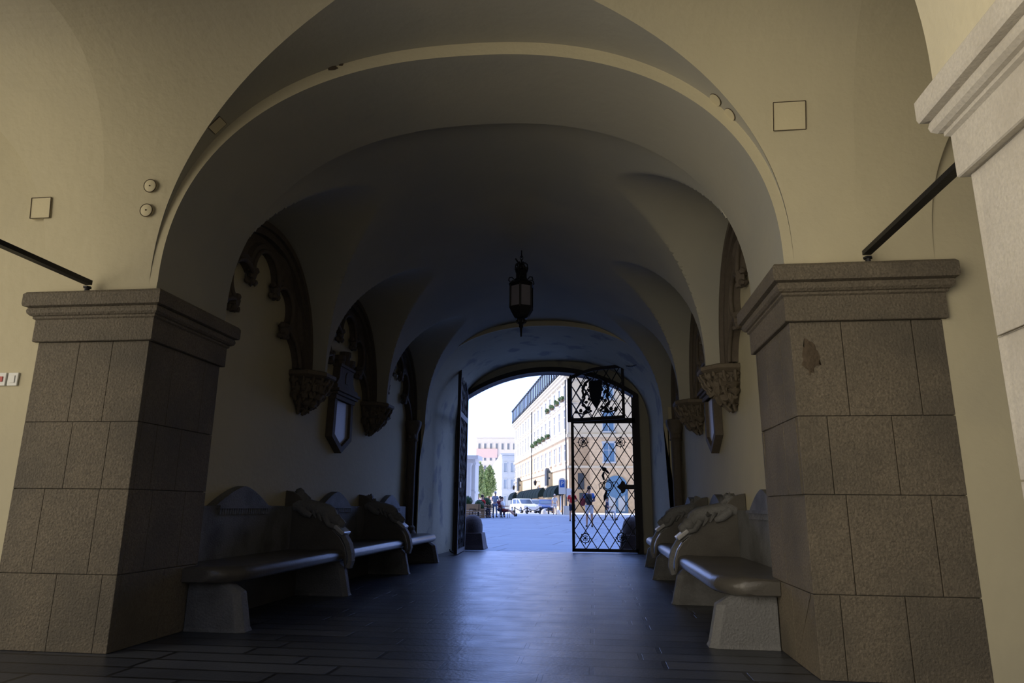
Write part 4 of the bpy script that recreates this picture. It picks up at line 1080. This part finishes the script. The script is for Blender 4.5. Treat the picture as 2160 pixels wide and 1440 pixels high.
# ---- people
def skin_graph(name, pts, edges, m_, parent, sub=1):
    me = bpy.data.meshes.new(name); bm = bmesh.new(); L = bm.verts.layers.skin.verify(); vs = []
    for i, (p, r) in enumerate(pts):
        v = bm.verts.new(p); rr = r if isinstance(r, tuple) else (r, r); v[L].radius = rr; v[L].use_root = (i == 0); vs.append(v)
    for a, b in edges: bm.edges.new((vs[a], vs[b]))
    bm.to_mesh(me); bm.free()
    o = bpy.data.objects.new(name, me); COL.objects.link(o)
    md = o.modifiers.new('s', 'SKIN'); md.use_smooth_shade = True; o.modifiers.new('d', 'SUBSURF').levels = sub; o.modifiers['d'].render_levels = sub
    dg = bpy.context.evaluated_depsgraph_get(); m2 = bpy.data.meshes.new_from_object(o.evaluated_get(dg)); o.modifiers.clear()
    o.data = m2; m2.name = name; bpy.data.meshes.remove(me); m2.materials.clear(); m2.materials.append(M[m_])
    for p in m2.polygons: p.use_smooth = True; p.material_index = 0
    if parent: o.parent = parent
    return o
def person(px, Y, rz, label, top, bottom, hair='hair', H=1.75, short=True, pose='stand', hatm=None, seat_h=.46, arms='down', lean=0, z=None):
    root = empty('person', (at(px, Y), Y, gz(Y) if z is None else z), rz, label, 'person'); k = H/1.75
    # local: faces -y
    if pose == 'stand':
        hip = Vector((0, .0, .92)); kn = [Vector((e*.11, -.02, .50)) for e in (-1, 1)]; an = [Vector((e*.13, .03*e, .09)) for e in (-1, 1)]
    elif pose == 'sit':
        hip = Vector((0, .1, seat_h+.10)); kn = [Vector((e*.13, -.36, seat_h+.08)) for e in (-1, 1)]; an = [Vector((e*.12, -.38, .09)) for e in (-1, 1)]
    else:
        hip = Vector((0, .1, seat_h+.08)); kn = [Vector((e*.11, -.34, seat_h+.03)) for e in (-1, 1)]; an = [Vector((e*.09, -.74, .18)) for e in (-1, 1)]
        an[0] += Vector((0, .04, -.02))
    bk = lean
    ch = hip+Vector((0, -math.sin(bk)*.42, .42*math.cos(bk))); nk = hip+Vector((0, -math.sin(bk)*.56, .56*math.cos(bk))); hd = nk+Vector((0, -.02-.05*bk, .14)); 
    sh = [ch+Vector((e*.18, 0, .07)) for e in (-1, 1)]
    if arms == 'down': el = [s_+Vector((e*.06, .03, -.29)) for s_, e in zip(sh, (-1, 1))]; wr = [s_+Vector((e*.02, -.08, -.24)) for s_, e in zip(el, (-1, 1))]
    elif arms == 'front': el = [s_+Vector((e*.07, -.02, -.28)) for s_, e in zip(sh, (-1, 1))]; wr = [s_+Vector((-e*.10, -.22, -.02)) for s_, e in zip(el, (-1, 1))]
    else: el = [s_+Vector((e*.05, -.06, -.27)) for s_, e in zip(sh, (-1, 1))]; wr = [s_+Vector((-e*.02, -.24, .02)) for s_, e in zip(el, (-1, 1))]
    sc_ = lambda v: tuple(v*k)
    P = [(hip, (.13, .10)), (hip.lerp(ch, .5), (.12, .09)), (ch, (.15, .10)), (nk, .055), (hd, (.075, .09)), (hd+Vector((0, 0, .10)), (.06, .075))]
    E_ = [(0, 1), (1, 2), (2, 3), (3, 4), (4, 5)]
    for i in (0, 1):
        b = len(P); e = (-1, 1)[i]
        hp = hip+Vector((e*.09, 0, -.06))
        ft = an[i]+Vector((0, -.15, -.05)) if pose != 'recline' else an[i]+Vector((0, -.08, .10))
        P += [(hp, .088), (kn[i], .058), (kn[i].lerp(an[i], .35), .055), (an[i], .036), (ft, (.042, .03))]; E_ += [(0, b), (b, b+1), (b+1, b+2), (b+2, b+3), (b+3, b+4)]
    for i in (0, 1):
        b = len(P); e = (-1, 1)[i]; dirn = (wr[i]-el[i]).normalized(); side = Vector((e, 0, 0)); hb = wr[i]+dirn*.07
        P += [(sh[i], .055), (el[i], .042), (wr[i], .028), (hb, (.034, .02))]; E_ += [(2, b), (b, b+1), (b+1, b+2), (b+2, b+3)]
        for q in range(4):
            c = len(P); o_ = Vector((.022*(q-1.5), 0, 0)) ; ln = (.055, .065, .06, .045)[q]
            P += [(hb+o_+dirn*.03, .009), (hb+o_+dirn*(.03+ln*.5)+Vector((0, -.01, 0)), .009), (hb+o_+dirn*(.03+ln)+Vector((0, -.03, -.005)), .007)]; E_ += [(b+3, c), (c, c+1), (c+1, c+2)]
        c = len(P); P += [(wr[i]+dirn*.04-side*.03, .010), (wr[i]+dirn*.08-side*.045, .008)]; E_ += [(b+3, c), (c, c+1)]
    body = skin_graph('body', [(sc_(p), tuple(q*k for q in (r if isinstance(r, tuple) else (r, r)))) for p, r in P], E_, 'skin', root)
    # shirt with sleeves
    S = [(hip+Vector((0, 0, .02)), (.155, .125)), (hip.lerp(ch, .5), (.150, .118)), (ch, (.175, .125)), (nk-Vector((0, 0, .03)), .075)]; SE = [(0, 1), (1, 2), (2, 3)]
    for i in (0, 1): b = len(S); S += [(sh[i], .075), (sh[i].lerp(el[i], .75), .062)]; SE += [(2, b), (b, b+1)]
    skin_graph('shirt', [(sc_(p), tuple(q*k for q in (r if isinstance(r, tuple) else (r, r)))) for p, r in S], SE, top, root)
    T_ = [(hip, (.15, .125))]; TE = []
    for i in (0, 1):
        b = len(T_); e = (-1, 1)[i]; hp = hip+Vector((e*.09, 0, -.06)); T_ += [(hp, .105), (hp.lerp(kn[i], .9 if short else 1), .085 if short else .075)]; TE += [(0, b), (b, b+1)]
        if not short: T_ += [(an[i]+Vector((0, 0, .03)), .058)]; TE += [(b+1, b+2)]
    skin_graph('shorts' if short else 'trousers', [(sc_(p), tuple(q*k for q in (r if isinstance(r, tuple) else (r, r)))) for p, r in T_], TE, bottom, root)
    h0 = (hd+Vector((0, .012, .065)))*k
    mb = MB(); rows = []
    for i in range(8):
        a = PI*.60*i/7; rows.append([(h0.x+.088*math.sin(a)*math.cos(b)*k, h0.y+(.105*math.sin(a)*math.sin(b)+.01)*k, h0.z+.105*math.cos(a)*k-(.03*math.sin(b) if i > 5 else 0)) for b in [q*2*PI/14 for q in range(14)]])
    mb.grid(rows, True); mb.build('hair' if not hatm else 'cap', hatm or hair, root, .9)
    mb = MB(); mb.ball((h0.x, h0.y-.112*k, h0.z-.045), .016, 6, (1, 1.2, 1.3)); 
    for e in (-1, 1): mb.ball((h0.x+e*.083*k, h0.y+.0, h0.z-.04), .022, 6, (.5, .8, 1.3))
    mb.build('nose_and_ears', 'skin', root, .9)
    mb = MB()
    for e in (-1, 1): mb.ball((h0.x+e*.032*k, h0.y-.098*k, h0.z-.02), .009, 6)
    mb.box(h0.x-.025, h0.x+.025, h0.y-.104*k, h0.y-.09*k, h0.z-.09, h0.z-.083); mb.build('eyes_and_mouth', 'hair', root)
    for i in (0, 1):
        mb = MB(); a = an[i]*k
        if pose != 'recline': mb.ball((a.x, a.y-.06, .045), .13, 10, (.38, 1, .36))
        else: mb.ball((a.x, a.y-.02, a.z+.03), .12, 10, (.4, .5, .95))
        mb.build('shoe', 'black_cloth', root, .9)
    return root
person(1207, 41, PI, 'person in a red shirt and dark shorts walking away behind the gate edge', 'red_cloth', 'navy_cloth', 'plaque', 1.76, arms='front')
sm = person(1243, 32, PI+.2, 'person in dark cap, blue shirt and white shorts seen from behind through the gate', 'blue_cloth', 'white_cloth', H=1.78, hatm='black_cloth', arms='front')
r = empty('backpack', (at(1242, 31.7), 31.72, gz(31.7)+1.0), .1, 'black backpack on the back of the person in white shorts', 'backpack')
mb = MB(); mb.ball((0, 0, .22), .2, 14, (.85, .55, 1.25)); mb.build('bag', 'black_cloth', r, .9); mb = MB(); mb.ball((0, -.09, .12), .12, 10, (1, .6, .9)); mb.build('pocket', 'black_cloth', r, .9)
for e in (-1, 1): mb = MB(); mb.tube([(e*.1, .05, .42), (e*.12, .18, .44), (e*.13, .3, .38)], .018, 6); mb.build('strap', 'black_cloth', r)
r = empty('shoulder_bag', (at(1229, 31.7), 31.8, gz(31.7)+.98), 0, 'dark red bag hanging beside the person in white shorts', 'bag')
mb = MB(); mb.ball((0, 0, .12), .17, 12, (.8, .45, 1.1)); mb.build('bag', 'dark_red_cloth', r, .9); mb = MB(); mb.tube([(-.05, 0, .25), (.0, 0, .42), (.12, .05, .50)], .013, 6); mb.build('strap', 'dark_red_cloth', r)
person(1170, 61, .3, 'person dressed all in white standing by the half-round bollards', 'white_cloth', 'white_cloth', 'plaque', 1.7, arms='down')
person(1044, 48, PI-.2, 'person in pale blue shirt and jeans standing with back turned among the chairs', 'pale_blue_cloth', 'denim', 'plaque', 1.72, False, arms='front', lean=.15)
person(1056, 48.6, .5, 'sitter in a dark red top right of the person in pale blue', 'dark_red_cloth', 'navy_cloth', pose='sit', short=False, arms='lap', H=1.78)
person(1066, 46.6, 1.35, 'sitter in white with bare legs stretched out to the right', 'white_cloth', 'dark_red_cloth', pose='recline', arms='lap', lean=-.25)
person(1020, 46.6, 2.4, 'sitter in a bright red shirt behind the small planter', 'red_cloth', 'navy_cloth', pose='sit', short=False, arms='lap', H=1.85)
chair(1284, 45, 1.5, 'dark chair of the sitter in navy seen through the right of the gate')
person(1284, 45, 1.5, 'sitter in navy top and white trousers seen through the right of the gate', 'navy_cloth', 'white_cloth', pose='sit', short=False, arms='lap')
